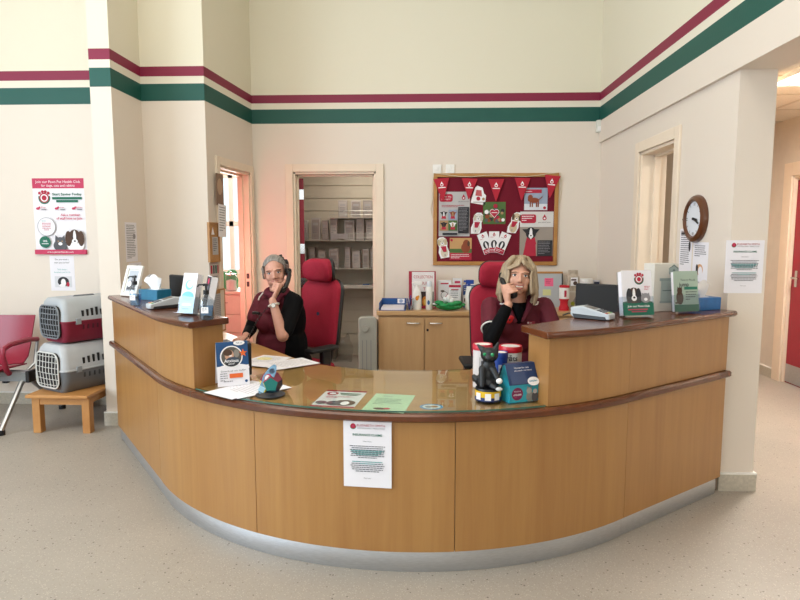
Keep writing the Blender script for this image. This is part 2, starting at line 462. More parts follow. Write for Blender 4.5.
# storeroom and side room shells
M_SLAT = mk('#cfc6b4', .6, var=.02)
sb = MB(); sb.box(-1.72, .2, 7.4, 7.46, 0, 2.6, M_SLAT)
for k in range(16): sb.box(-1.72, .2, 7.388, 7.4, .12+k*.152, .262+k*.152, M_SLAT)
struct('wall_storeroom_back', sb)
struct('wall_storeroom_right', boxes([(.1, .2, 6.12, 7.4, 0, 2.6)], M_SLAT))
struct('ceiling_storeroom', boxes([(-1.72, .2, 6.12, 7.46, 2.5, 2.6)], M_CEIL))
struct('wall_side_room_back', boxes([(-4.2, -3.4, 8.4, 8.5, 0, 2.6), (-2.0, -1.72, 8.4, 8.5, 0, 2.6), (-3.4, -2.0, 8.4, 8.5, 0, .95), (-3.4, -2.0, 8.4, 8.5, 2.35, 2.6)], M_PAINT))
struct('wall_side_room_left', boxes([(-4.3, -4.2, 5.19, 8.5, 0, 2.6)], M_PAINT))
struct('ceiling_side_room', boxes([(-4.3, -1.84, 5.19, 8.5, 2.6, 2.66)], M_CEIL))
wf = boxes([(-3.4, -2.0, 8.42, 8.47, .95, 1.01), (-3.4, -2.0, 8.42, 8.47, 2.29, 2.35), (-3.4, -2.0, 8.42, 8.47, 1.62, 1.69), (-3.4, -3.34, 8.42, 8.47, .95, 2.35), (-2.73, -2.67, 8.42, 8.47, .95, 2.35), (-2.06, -2.0, 8.42, 8.47, .95, 2.35)], M_WHITE)
w = struct('window_4', wf)
obj('pane', boxes([(-3.4, -2.0, 8.445, 8.45, .95, 2.35)], M_GLASS), w)

# door frames (architraves and linings)
def arch(name, axis, face, a0, a1, top, depth, wd=.075, th=.018, out=1, d2=.12):
    """axis 'x': opening runs along X in a wall whose face is at y=face (room towards -out*Y)"""
    mb = MB(); P = []
    P += [(a0-wd, a0, 0, top+wd), (a1, a1+wd, 0, top+wd), (a0, a1, top, top+wd)]
    for u0, u1, z0, z1 in P:
        if axis == 'x': mb.box(u0, u1, face-th, face, z0, z1, M_PAINT)
        else: mb.box(min(face, face+out*th), max(face, face+out*th), u0, u1, z0, z1, M_PAINT)
    lin_ = [(a0, a0+.022, 0, top), (a1-.022, a1, 0, top), (a0, a1, top-.022, top)]
    stop = [(a0, a0+.04, 0, top), (a1-.04, a1, 0, top), (a0, a1, top-.04, top)]
    for L_, (q0, q1) in ((lin_, (0, depth)), (stop, (depth*.5, depth*.75))):
        for u0, u1, z0, z1 in L_:
            if axis == 'x': mb.box(u0, u1, face+q0, face+q1, z0, z1, M_PAINT)
            else:
                f0, f1 = face-out*q0, face-out*q1
                mb.box(min(f0, f1), max(f0, f1), u0, u1, z0, z1, M_PAINT)
    return struct(name, mb, bevel=.003)
d1 = arch('door_1', 'x', YB, -1.291, -.467, 2.11, .12)
d2_ = arch('door_2', 'y', XL, 5.2, 5.9, 2.09, .12, out=1, wd=.07); d2_.matrix_world = RECESS
lk = MB()
for z in (.98, 1.06): lk.box(XL-.045, XL-.02, 5.874, 5.8795, z, z+.05, M_BLACK)
obj('strike_plate', lk, d2_)
d3 = arch('door_3', 'y', XR, 4.24, 4.92, 2.135, .2, out=-1, wd=.08)
d4 = arch('door_4', 'y', 3.65, 5.28, 6.16, 2.07, .1, out=-1, wd=.13)
M_REDDOOR = mk('#9c1230', .4, var=.03)
lf = MB(); lf.box(3.672, 3.712, 5.325, 6.115, .01, 2.025, M_REDDOOR)
leaf = obj('door_leaf', lf, d4)
obj('kick_plate', boxes([(3.668, 3.673, 5.33, 6.11, .02, .2)], M_STEEL), leaf)
hb = MB(); hb.box(3.666, 3.673, 6.02, 6.06, .98, 1.14, M_CHROME); hb.tube([(3.67, 6.04, 1.07), (3.62, 6.04, 1.07), (3.615, 6.02, 1.07), (3.615, 5.92, 1.07)], .009, M_CHROME)
obj('door_handle', hb, leaf)
# open leaves of the storeroom door and of the side room door (red)
lm = Matrix.Translation((-1.262, 6.14, 0)) @ Matrix.Rotation(R(11), 4, 'Z')
lf = MB(); lf.box(0, .044, 0, .76, .01, 2.06, M_REDDOOR); l1 = obj('door_leaf', lf, d1, M=lm)
for z in (.35, .95, 1.3, 1.85):
    obj('hinge', boxes([(-.004, .046, -.012, .004, z, z+.1)], M_CHROME), l1)
lf = MB(); lf.box(-2.5, XL-.135, 5.205, 5.245, .01, 2.05, mk('#bf3048', .5)); obj('door_leaf', lf, d2_)

# skirtings
def skirt(name, bs):
    mb = MB()
    for x0, x1, y0, y1 in bs:
        mb.box(x0, x1, y0, y1, 0, .1, M_SKIRT); mb.box(x0-.001, x1+.001, y0-.001, y1+.001, .1, .11, M_WHITE)
    return struct(name, mb)
skirt('baseboard_alcove', [(-6, -2.475, 5.055, 5.07)])
skirt('baseboard_pier', [(-2.49, -2.315, 4.485, 4.5), (-2.49, -2.475, 4.5, 5.07)])
skirt('baseboard_column', [(XR, 1.935, 3.425, 3.44), (1.92, 1.935, 3.44, 6.1)])
skirt('baseboard_corridor', [(1.96, 3.65, 6.635, 6.65), (3.635, 3.65, 6.3, 6.65), (3.635, 3.65, -4.6, 5.14)])
skirt('baseboard_back', [(-.39, 1.76, 5.985, 6.0)])

# ------------------------------------------------------------------ reception counter
CX, CY, RK = -.0702, 4.2107, 1.69
LS, LR = 1.25, .90
TH0, TH1 = -145., -52.
LA = RK*R(TH1-TH0); LT = LS+LA+LR
AL = (CX+RK*math.cos(R(TH0)), CY+RK*math.sin(R(TH0))); AR = (CX+RK*math.cos(R(TH1)), CY+RK*math.sin(R(TH1)))
def PT(t, off):
    if t < LS:
        a = LS-t; return (AL[0]-.61*a-.792*off, AL[1]+.792*a-.61*off)
    if t <= LS+LA:
        th = R(TH0)+(t-LS)/RK; return (CX+(RK+off)*math.cos(th), CY+(RK+off)*math.sin(th))
    a = t-LS-LA; return (AR[0]+.803*a+.596*off, AR[1]+.596*a-.803*off)
def TA(deg): return LS+RK*R(deg-TH0)
def sweep(mb, prof, t0, t1, mat, step=.05):
    n = max(2, int((t1-t0)/step)+1); k = len(prof); vs = []
    for i in range(n+1):
        t = t0+(t1-t0)*i/n
        for off, z in prof:
            o = off(t) if callable(off) else off
            x, y = PT(t, o); vs.append((x, y, z))
    fs = [(i*k+j, i*k+(j+1) % k, (i+1)*k+(j+1) % k, (i+1)*k+j) for i in range(n) for j in range(k)]
    fs += [list(range(k))[::-1], list(range(n*k, n*k+k))]
    return mb.add(vs, fs, mat)
counter = thing('reception_counter', 'long curved wooden reception counter with steel kick plate and raised ends', 'reception desk', (0, 3.4, 0))
def cobj(name, mb, parent=counter, bevel=0, **k):
    for i, v in enumerate(mb.v): mb.v[i] = Vector((v[0], v[1]-3.4, v[2]))
    return obj(name, mb, parent, bevel=bevel, **k)
seams = [0.02, LS-.005, TA(-113.9), TA(-82.9), TA(-52), LT]
for i in range(5):
    mb = MB(); sweep(mb, [(.006, .1), (.03, .1), (.03, .69), (.006, .69)], seams[i]+.0015, seams[i+1]-.0015, M_PANEL); cobj('front_panel', mb)
mb = MB(); sweep(mb, [(-.02, .02), (.005, .02), (.005, .69), (-.02, .69)], .03, LT-.005, M_BLACKM); cobj('carcass', mb)
for a, b in ((0.02, LS), (LS, LS+LA), (LS+LA, LT-.02)):
    mb = MB(); sweep(mb, [(-.015, 0), (.012, 0), (.017, .035), (.016, .075), (.01, .099), (-.015, .099)], a+.001, b-.001, M_STEEL); cobj('kick_plate', mb)
mb = MB(); sweep(mb, [(.0, .688), (.05, .688), (.06, .696), (.06, .716), (.05, .724), (.0, .724)], 0, LT, M_DARKWOOD); cobj('edge_rail', mb)
mb = MB(); sweep(mb, [(-.76, .692), (0, .692), (0, .725), (-.76, .725)], .02, LT-.15, M_DESK); cobj('desktop', mb)
def slab_back(end, sgn):
    def f(t):
        d = (end-t)*sgn
        return -.156-(.115 if sgn < 0 else .05)*min(1, max(0, d/.45))
    return f
tl, tr = TA(-127.6), TA(-68.8)
for nm, a, b, e, s in (('l', .0, tl, tl, 1), ('r', tr, LT, tr, -1)):
    mids = [a+.02 if nm == 'l' else a, LS-.005 if nm == 'l' else TA(-52), b]
    for q in range(2):
        mb = MB(); sweep(mb, [(-.14, .7255), (.03, .7255), (.03, 1.033), (-.14, 1.033)], mids[q]+.001, mids[q+1]-.001, M_PANEL); cobj('upstand_panel', mb)
    a2, b2 = (.13, b+.035) if nm == 'l' else (a-.035, b+.0)
    mb = MB(); sweep(mb, [(slab_back(e, s), 1.033), (.062, 1.033), (.075, 1.042), (.075, 1.056), (.066, 1.065), (slab_back(e, s), 1.065)], a2, b2, M_DARKWOOD); cobj('upstand_top', mb, bevel=.004)
# glass sheet
mb = MB(); sweep(mb, [(-.755, .7268), (.03, .7268), (.03, .7328), (-.755, .7328)], TA(-127.2), TA(-69.2), M_GLASS)
mg_ = MB(); sweep(mg_, [(.0301, .7266), (.0325, .7266), (.0325, .733), (.0301, .733)], TA(-127.2), TA(-69.2), M_GLASSEDGE)
g = thing('glass_sheet', 'curved clear glass sheet covering the low middle of the reception counter', 'glass top', (0, 3.4, .7265))
for nm, m_ in (('pane', mb), ('polished_edge', mg_)):
    for i, v in enumerate(m_.v): m_.v[i] = Vector((v[0], v[1]-3.4, v[2]-.7265))
    obj(nm, m_, g)
GZ = .7331; DZ = .7256
# ------------------------------------------------------------------ printed notices
def emblem(S, x, y, r):
    S.disc(x, y, r, K_GREEN, a0=160, a1=380); S.disc(x, y+.001, r*.8, K_RED); S.disc(x, y, r*.62, K_WHITE); S.disc(x, y, r*.42, K_RED)
    for k in range(4): S.disc(x-r*.75+k*r*.5, y+r*(.78 if k in (0, 3) else 1.0), r*.24, K_RED, n=10)
def claims_notice():
    S = Sheet(.21, .297, M_PAPER)
    S.disc(-.062, .27, .0135, K_GREEN, a0=170, a1=370); S.disc(-.062, .271, .0115, K_RED); S.disc(-.062, .271, .005, K_PINK)
    S.text('ELIZABETH SMITH', .016, .2745, .014, K_RED, width=.122)
    S.text('VETERINARY PRACTICE', .016, .262, .0095, K_GREY, width=.12)
    S.text('INSURANCE CLAIMS', 0, .233, .014, K_GREEN, True, width=.128)
    S.text('Dear client,', 0, .205, .008, K_DGREY)
    S.lines(-.078, .078, .182, 7, .0085, K_DGREY, seed=2, center=True); S.lines(-.078, .078, .1615, 3, .0085, K_TEAL, seed=5, center=True)
    S.lines(-.078, .078, .113, 6, .0085, K_DGREY, seed=3, center=True); S.lines(-.078, .078, .113, 2, .0085, K_TEAL, seed=4, center=True)
    S.text('Thank you.', 0, .042, .0075, K_DGREY)
    return S
th = math.atan2(2.513-CY, -.234-CX)
n = Vector((math.cos(th), math.sin(th), 0)); rt = Vector((-n.y, n.x, 0))
px, py = CX+(RK+.036)*n.x, CY+(RK+.036)*n.y
S = claims_notice()
M = mat3(rt, (0, 0, 1), n, (px, py, .392))
tag(obj('notice_sign', S, M=M), 'white A4 insurance claims notice stuck to the curved front of the wooden counter', 'notice')
tag(obj('notice_sign', claims_notice(), M=wallM('back', (1.80, 3.439, 1.155))), 'white A4 insurance claims notice on the end face of the cream column', 'notice')

# ---- poster and small notice in the alcove (left)
def paws_poster():
    w, h = .45, .645
    S = Sheet(w, h, M_PAPER)
    S.rect(-w/2, w/2, h-.085, h, K_PINK); S.rect(-w/2, w/2, 0, .04, K_PINK)
    S.text('Join our Paws Pet Health Club', 0, h-.03, .03, K_WHITE, width=.39)
    S.text('for dogs, cats and rabbits', 0, h-.062, .028, K_WHITE, width=.29)
    emblem(S, -.125, h-.165, .052)
    S.text('Start Saving Today', .075, h-.135, .03, K_GREEN, True, width=.255)
    S.rect(-.055, .205, h-.178, h-.158, K_GREEN); S.rect(-.02, .17, h-.203, h-.183, K_GREEN)
    for x, s in ((-.165, 'Dogs'), (.0, 'Cats'), (.15, 'Rabbits')):
        S.disc(x-.02, h-.255, .016, K_PINK, .01); S.disc(x-.005, h-.245, .008, K_PINK)
        S.text(s, x+.03, h-.245, .018, K_PINK); S.rect(x+.012, x+.055, h-.268, h-.258, K_GREY)
    S.disc(-.115, .235, .08, K_GREY); S.disc(-.115, .235, .076, M_PAPER)
    S.lines(-.16, -.07, .262, 5, .014, K_PINK, seed=8, center=True); S.lines(-.155, -.075, .282, 1, .012, K_TEAL, seed=9)
    S.disc(-.135, .105, .05, K_GREEN); S.text('10%', -.135, .112, .024, K_WHITE, True); S.rect(-.165, -.105, .088, .093, K_WHITE)
    S.text('Ask a member', .1, .335, .028, K_PINK, True, width=.17); S.text('of staff how to join', .09, .305, .028, K_PINK, True, width=.225)
    # cat and spaniel photographs
    S.disc(.0, .075, .062, K_DGREY, .05); S.disc(.0, .105, .045, K_DGREY, .042); S.poly([(-.045, .11), (-.04, .165), (-.012, .14)], K_DGREY); S.poly([(.045, .11), (.04, .165), (.012, .14)], K_DGREY)
    S.disc(0, .09, .018, K_WHITE, .014); S.disc(-.017, .112, .006, K_TAN); S.disc(.017, .112, .006, K_TAN)
    S.disc(.135, .08, .075, K_WHITE, .06); S.disc(.13, .15, .05, K_BROWN, .062); S.disc(.075, .135, .028, K_BROWN, .065); S.disc(.185, .135, .028, K_BROWN, .065)
    S.disc(.13, .15, .013, K_WHITE, .055); S.disc(.13, .11, .026, K_WHITE, .024); S.disc(.13, .113, .01, K_BLACK, .007)
    S.disc(.11, .147, .006, K_BLACK); S.disc(.15, .147, .006, K_BLACK)
    S.rect(-w/2, w/2, 0, .04, K_PINK); S.text('www.pawsthevet.com', 0, .02, .021, K_WHITE, width=.23)
    return S
tag(obj('health_club_poster', paws_poster(), M=wallM('back', (-3.11, 5.0690, 1.322))), 'pink and white pet health club poster with spaniel and cat, on the alcove wall', 'poster')
S = Sheet(.215, .3, M_PAPER)
S.text('Do you need a', 0, .27, .02, K_BLACK); S.text('new pet carrier?', 0, .243, .02, K_BLACK)
S.text('Take away a', 0, .185, .018, K_TEAL); S.text('brochure one for £5', 0, .16, .017, K_TEAL)
S.rect(-.07, .08, .03, .125, ink('#d7d7dc')); S.disc(.005, .078, .05, K_BLACK, .042); S.disc(.005, .07, .022, K_WHITE, .034); S.disc(-.005, .045, .028, K_WHITE, .014); S.disc(.045, .055, .014, K_RED, .02)
tag(obj('notice_sign', S, M=wallM('back', (-3.115, 5.0690, 1.007))), 'small white carrier notice with a dog photo, below the pink poster', 'notice')

# ---- papers on the side of the pier, and on the right wall
S = Sheet(.19, .31, M_PAPER); S.lines(-.075, .075, .285, 20, .0135, K_DGREY, seed=12); S.disc(.05, .2, .022, K_GREY)
tag(obj('notice_sign', S, M=wallM('left', (-2.314, 4.70, 1.275))), 'white typed notice high on the shaded side of the left pier', 'notice')
S = Sheet(.21, .19, M_PAPER); S.lines(-.085, .08, .165, 11, .0135, K_GREY, seed=13)
tag(obj('notice_sign', S, M=wallM('left', (-2.314, 4.745, 1.075))), 'lower pale notice on the left pier, partly behind the photo frame', 'notice')
S = Sheet(.185, .285, M_PAPER); S.lines(-.075, .075, .265, 17, .0135, K_DGREY, seed=15); S.rect(-.075, .05, .245, .262, K_BLACK); S.disc(.06, .17, .014, K_BLACK, .035)
tag(obj('notice_sign', S, M=wallM('right', (1.719, 4.015, 1.24))), 'white typed notice on the right wall directly below left side of clock', 'notice')
S = Sheet(.205, .3, M_PAPER); S.lines(-.08, .08, .275, 6, .0125, K_DGREY, seed=16); S.disc(.0, .13, .045, ink('#dba879'), .035); S.disc(.01, .12, .028, M_PAPER, .03)
S.rect(-.05, -.02, .06, .15, K_BLACK); S.disc(-.035, .15, .012, K_BLACK); S.lines(-.07, .07, .05, 3, .011, K_GREY, seed=17)
tag(obj('notice_sign', S, M=wallM('right', (1.719, 3.80, 1.138))), 'white notice with an orange hand-washing picture, on the right wall nearer the column', 'notice')

M_CLOCKWOOD = wood('clock_wood', '#4a260f', '#5f3315', .3, (9, 9, 9), .4, seed=4)
ck = thing('wall_clock', 'round wall clock with brown wooden surround on the right wall', 'clock', M=wallM('right', (1.72, 3.865, 1.583)))
mb = MB(); mb.lathe([(.001, 0), (.148, 0), (.15, .012), (.143, .028), (.122, .04), (.112, .036), (.108, .022), (.001, .022)], M_CLOCKWOOD, 48); obj('wooden_rim', mb, ck)
S = Sheet(.01, .01, M_WHITE); S.v = []; S.f = []; S.m = []; S.mats = []; S.z = .0225
S.disc(0, 0, .108, mk('#dfe3ea', .4, var=.01), n=48)
for k in range(12):
    a = R(90-30*k); q = Matrix.Rotation(a-math.pi/2, 4, 'Z')
    z = S.up()
    for dx in ((0,) if k % 3 else (-.006, .006)): S.add([q @ Vector((dx-.0022, .083, z)), q @ Vector((dx+.0022, .083, z)), q @ Vector((dx+.0022, .101, z)), q @ Vector((dx-.0022, .101, z))], [(0, 1, 2, 3)], K_BLACK)
obj('dial', S, ck)
for L_, wd, a in ((.055, .007, -8), (.08, .005, -22)):
    h = MB(); q = Matrix.Rotation(R(a), 4, 'Z'); h.box(-.014, L_, -wd, wd, .029, .0305, M_BLACK, q); obj('hand', h, ck)
mb = MB(); mb.cyl((0, 0, .0225), (0, 0, .033), .008, M_BLACK); obj('spindle', mb, ck); obj('winding_knob', MB().cyl((-.13, .0, .03), (-.13, 0, .037), .006, M_BLACK), ck)

# ---- wall sockets and sensor
for x, lb in ((.134, 'left one of two small white wall boxes above the notice board'), (.262, 'right one of two small white wall boxes above the notice board')):
    t = thing('wall_plate', lb, 'wall switch', M=wallM('back', (x, 5.9995, 2.09)), group=None)
    obj('plate', MB().box(-.043, .043, 0, .086, 0, .012, M_WHITE), t, bevel=.003)
    obj('rocker', MB().box(-.012, .012, .028, .058, .012, .017, M_WHITE), t, bevel=.002)
t = thing('motion_sensor', 'small pale motion sensor in the back corner below the right green stripe', 'sensor', M=wallM('back', (1.69, 5.9995, 2.47)))
obj('housing', MB().box(-.032, .032, 0, .115, 0, .045, mk('#d8d8cf', .5)), t, bevel=.008)
obj('lens', MB().box(-.022, .022, .012, .055, .043, .052, M_WHITE), t, bevel=.006)

# ------------------------------------------------------------------ notice board
M_FELT = mk('#6e0822', .95, var=.05, vs=120)
BX, BZ, BW, BH = .709, 1.19, 1.22, .9
bd = thing('notice_board', 'large dark red felt notice board with oak frame on the back wall', 'notice board', M=wallM('back', (BX, 5.9995, BZ)))
obj('felt', MB().box(-BW/2+.02, BW/2-.02, .02, BH-.02, 0, .012, M_FELT), bd)
f = MB()
f.box(-BW/2, BW/2, 0, .038, 0, .024, M_OAK); f.box(-BW/2, BW/2, BH-.038, BH, 0, .024, M_OAK)
f.box(-BW/2, -BW/2+.038, .038, BH-.038, 0, .024, M_OAK); f.box(BW/2-.038, BW/2, .038, BH-.038, 0, .024, M_OAK)
obj('frame', f, bd, bevel=.004)
BY = 5.9866
def pin(name, S, x, z, label, cat, rot=0, dy=0, group=None):
    return tag(obj(name, S, M=wallM('back', (x, BY-dy, z)) @ Matrix.Rotation(R(rot), 4, 'Z')), label, cat, group)
K_BGREY = ink('#b9b6b6'); K_DOGB = ink('#23232a'); K_RUST = ink('#8a4326'); K_SKY = ink('#9aa6bb'); K_GRN = ink('#4c6b35'); K_YEL = ink('#d9b64a')
def drop(S, x, y, r, c=K_RED):
    S.disc(x, y, r, c); S.poly([(x-r*.8, y+r*.5), (x+r*.8, y+r*.5), (x, y+r*2)], c); S.disc(x, y-.001, r*.45, K_WHITE)
def doghead(S, x, y, r, coat, blaze, scarf=K_RED):
    S.poly([(x-r*1.1, y-r*2.2), (x+r*1.1, y-r*2.2), (x+r*.7, y-r*.6), (x-r*.7, y-r*.6)], scarf)
    S.disc(x, y, r, coat, r*1.15); S.poly([(x-r*.5, y+r*.8), (x-r*1.7, y+r*.75), (x-r*.95, y-r*.1)], coat); S.poly([(x+r*.5, y+r*.8), (x+r*1.7, y+r*.75), (x+r*.95, y-r*.1)], coat)
    S.disc(x, y-r*.1, r*.3, blaze, r*1.1); S.disc(x, y-r*.55, r*.45, blaze, r*.45); S.disc(x, y-r*.5, r*.18, K_BLACK, r*.13)
    for s in (-1, 1): S.disc(x+s*r*.45, y+r*.15, r*.12, K_BLACK)
# left grey poster
w, h = .305, .435
S = Sheet(w, h, K_BGREY); drop(S, .09, h-.06, .018); S.text('pet blood bank', .09, h-.095, .016, K_DGREY, width=.1)
S.poly(rrect(.13, .075, .02, 4, -.082, h-.06), K_RED); S.text('Is your dog', -.082, h-.048, .018, K_WHITE, width=.1); S.text('the right?', -.082, h-.072, .018, K_WHITE, width=.09)
S.lines(-.125, .14, h-.135, 2, .014, K_RED, seed=21)
for i, (c, b) in enumerate(((K_DOGB, K_WHITE), (K_RUST, K_TAN), (K_DOGB, K_BROWN), (K_WHITE, K_TAN))):
    x0 = -.145+.088*(i % 2); y0 = .16-.105*(i//2)
    S.rect(x0, x0+.085, y0, y0+.1, (K_BGREY, K_SKY, K_TAN, K_GRN)[i]); doghead(S, x0+.042, y0+.06, .022, c, b)
S.rect(.037, .143, .03, .285, K_DOGB); S.lines(.045, .135, .265, 16, .014, K_GREY, seed=22, hgt=.35)
S.rect(-.115, .03, .012, .034, K_DOGB)
pin('dog_poster', S, .306, 1.477, 'grey poster with four dog photos and a black text panel, left of the notice board', 'poster')
# right poster
w, h = .325, .435
S = Sheet(w, h, K_BGREY); S.rect(-w/2, w/2, .0, .3, ink('#9d9288')); S.rect(-w/2, w/2, h-.15, h, ink('#d9d6d4'))
drop(S, .075, h-.065, .02); S.text('pet blood bank', .075, h-.105, .016, K_BLACK, width=.12)
S.poly(rrect(.15, .085, .02, 4, -.082, h-.07), K_RED); S.lines(-.145, -.025, h-.05, 3, .02, K_WHITE, seed=23)
S.poly([(-.13, .0), (.0, .0), (-.01, .15), (-.1, .15)], K_RED); doghead(S, -.055, .225, .05, K_DOGB, K_WHITE)
S.rect(.01, .155, .0, .155, K_DOGB); S.lines(.02, .14, .135, 8, .016, K_GREY, seed=24, hgt=.35)
pin('dog_poster', S, 1.114, 1.283, 'tall poster of a black and white dog in a red bandana, right of the board', 'poster')
# photo prints
S = Sheet(.225, .215, K_SKY); S.rect(-.1125, .1125, .0, .06, ink('#dcdfe6')); S.rect(-.1125, .055, .165, .2, K_RED); S.lines(-.1, .04, .178, 1, .014, K_WHITE, seed=3)
S.disc(-.02, .095, .05, K_RUST, .026); S.disc(-.055, .125, .024, K_RUST); S.disc(-.068, .105, .012, K_RUST, .02)
for x in (-.055, -.035, .005, .022): S.rect(x-.005, x+.007, .03, .09, K_RUST)
S.tube([(.025, .1, S.z+.003), (.06, .13, S.z+.003)], .004, K_RUST); S.disc(.085, .022, .014, K_RED)
pin('dog_photo', S, 1.101, 1.732, 'print of a brown dog standing in snow, top right of the board', 'photo')
S = Sheet(.22, .215, K_GRN)
for i in range(26):
    a = random.uniform(-.09, .09); b_ = random.uniform(.02, .195); S.disc(a, b_, random.uniform(.012, .024), random.choice([K_BLACK, K_RUST, K_WHITE, K_TAN, K_RED, K_DGREY]), n=10)
S.disc(-.021, .118, .026, K_WHITE); S.disc(.021, .118, .026, K_WHITE); S.poly([(-.045, .108), (.045, .108), (0, .058)], K_WHITE)
S.disc(-.02, .118, .022, K_RED); S.disc(.02, .118, .022, K_RED); S.poly([(-.04, .109), (.04, .109), (0, .064)], K_RED); S.rect(-.028, .028, .108, .114, K_WHITE)
pin('heart_card', S, .698, 1.597, 'square dog collage card with a red heart, centre of the board', 'card')
S = Sheet(.216, .217, K_TAN); S.rect(-.108, .108, .07, .217, ink('#c59a66')); S.rect(-.108, .108, .07, .11, K_GRN); S.disc(.05, .12, .045, K_RUST, .05); S.disc(.055, .17, .03, K_RUST); S.disc(.035, .16, .013, K_RUST, .026); S.disc(.078, .16, .013, K_BROWN, .026)
S.rect(-.108, .108, 0, .068, K_RED); S.lines(-.095, .09, .05, 3, .016, K_WHITE, seed=26, hgt=.3); S.disc(-.09, .195, .013, K_RED)
pin('dog_photo', S, .372, 1.244, 'print of a red setter with a red caption strip, lower left of the board', 'photo')
# dog cut-outs
def cutout(coat, ear, lean):
    pts = [(-.045, 0), (.04, .005), (.05, .06), (.04, .11), (.05, .15), (.045, .185), (.02, .21), (-.02, .208), (-.045, .185), (-.05, .15), (-.04, .11), (-.055, .06)]
    pts = [(x+lean*y, y) for x, y in pts]
    S = Sheet(.1, .2, K_WHITE, poly=pts)
    S.disc(lean*.16, .16, .036, coat, .04); S.disc(lean*.05, .055, .036, coat, .05); S.disc(-.034+lean*.16, .158, .013, ear, .032); S.disc(.034+lean*.16, .158, .013, ear, .032)
    S.disc(lean*.16, .145, .014, K_WHITE, .012); S.disc(lean*.16, .149, .007, K_BLACK, .005)
    for s in (-1, 1): S.disc(s*.014+lean*.16, .17, .004, K_BLACK, n=8)
    S.poly([(-.028+lean*.1, .118), (.028+lean*.1, .118), (.018, .062), (-.012, .06)], K_RED); S.rect(-.005, .005, .02, .04, K_GREY)
    return S
pin('dog_cutout', cutout(ink('#ddd9d3'), ink('#c9bfae'), .12), .515, 1.5, 'white dog cut-out with red bandana, left of the heart card', 'cut-out', -3)
pin('dog_cutout', cutout(ink('#cdb99a'), K_BROWN, .18), .868, 1.508, 'fawn pug-like dog cut-out with dark ears, right of the heart card', 'cut-out', -8)
pin('dog_cutout', cutout(ink('#d8cdb8'), ink('#c3b190'), -.1), .222, 1.262, 'cream dog cut-out at the lower left corner of the board', 'cut-out', 6)
S = Sheet(.1, .1, K_WHITE, poly=[(-.075, .02), (.065, -.005), (.075, .09), (.055, .11), (.04, .165), (-.01, .185), (-.03, .17), (-.055, .1)])
S.poly([(-.03, .09), (.035, .08), (.03, .14), (-.02, .145)], ink('#c05a5e')); S.disc(.0, .06, .02, K_RED); S.disc(.05, .055, .014, K_TAN); S.rect(-.05, .05, .02, .03, K_BGREY)
pin('bag_cutout', S, .54, 1.785, 'white treat bag cut-out at the top of the board', 'cut-out')
for i, (a, x, lb) in enumerate(((22, -.062, 'left leaflet of the fan of three on the board'), (0, 0, 'middle leaflet of the fan of three on the board'), (-22, .062, 'right leaflet of the fan of three on the board'))):
    S = Sheet(.1, .21, K_WHITE); drop(S, 0, .175, .013); S.lines(-.035, .035, .152, 1, .01, K_RED, seed=1); S.disc(0, .085, .03, K_DOGB, .04); S.disc(0, .08, .01, K_WHITE, .035); S.rect(-.045, .045, .003, .05, K_RED); S.lines(-.035, .035, .03, 2, .014, K_WHITE, seed=30, hgt=.35)
    pin('leaflet', S, .699+x*.7, 1.315-(abs(x)*.05), lb, 'leaflet', a, dy=.002+.006*i if i < 2 else .014, group=None)
# pennants on a string
bx = [.175, .452, .71, .965, 1.253]; bz = [2.052, 2.05, 2.043, 2.054, 2.076]
for i in range(5):
    wd, hh = .155, (.225, .2, .21, .215, .215)[i]; rot = (5, -2, 0, -2, -6)[i]
    S = Sheet(.1, .1, ink('#b3152f'), th=.001, poly=[(-wd/2, 0), (wd/2, 0), (.004, -hh), (-.004, -hh)])
    drop(S, 0, -.062, .016, K_WHITE); S.disc(0, -.062, .009, ink('#b3152f')); S.rect(-.035, .035, -.094, -.085, K_WHITE)
    o = tag(obj('pennant', S, M=wallM('back', (bx[i], 5.968-.001*i, bz[i]-.012)) @ Matrix.Rotation(R(rot), 4, 'Z')),
        ('first red pennant from the left, over the board corner', 'second red pennant from the left, touching the white bag cut-out', 'middle red pennant above the heart card', 'fourth red pennant from the left, left of the snow photo', 'rightmost red pennant at the top right corner of the board')[i], 'bunting', 'red pennants along the top of the notice board')
pts = []
for i in range(41):
    x = .10+1.225*i/40; z = 2.06+.02*math.cos((x-.1)*10.5)*.5+.02*((x-.7)/.6)**2
    pts.append((x, 5.967, z))
ls = [(.1, 5.972, 2.06), (.088, 5.985, 1.98), (.092, 5.99, 1.85), (.075, 5.992, 1.74), (.095, 5.99, 1.65)]
st = MB(); st.tube(ls[::-1]+pts+[(1.34, 5.985, 2.0), (1.345, 5.99, 1.9), (1.335, 5.992, 1.8)], .003, mk('#d8ccb0', .8), n=6)
tag(obj('bunting_string', st), 'cream string carrying the red pennants across the top of the board', 'string')
#%%
# ------------------------------------------------------------------ back cupboards and what stands on them
cb = thing('base_cupboard', 'light beech two-door base cupboard against the back wall under the notice board', 'cupboard', (.02, 5.75, 0))
obj('carcass', boxes([(-.435, .43, -.2, .235, .06, .745)], M_CAB), cb)
obj('plinth', boxes([(-.42, .42, -.17, .22, 0, .06)], M_BLACKM), cb)
for x0, x1, s in ((-.432, -.008, 1), (.0, .425, -1)):
    d = obj('door', boxes([(x0, x1, -.22, -.201, .065, .725)], M_CAB), cb, bevel=.002)
    hx = x1-.16 if s > 0 else x0+.04
    hb = MB(); hb.tube([(hx, -.22, .675), (hx+.008, -.24, .675), (hx+.06, -.247, .675), (hx+.112, -.24, .675), (hx+.12, -.22, .675)], .006, M_CHROME); obj('handle', hb, d)
    if s < 0:
        kb = MB(); kb.cyl((x0+.025, -.222, .61), (x0+.025, -.228, .61), .011, M_BLACK); obj('lock', kb, d)
cb2 = thing('base_cupboard', 'light beech base cupboard behind the red office chair, right of the two-door one', 'cupboard', (.93, 5.75, 0))
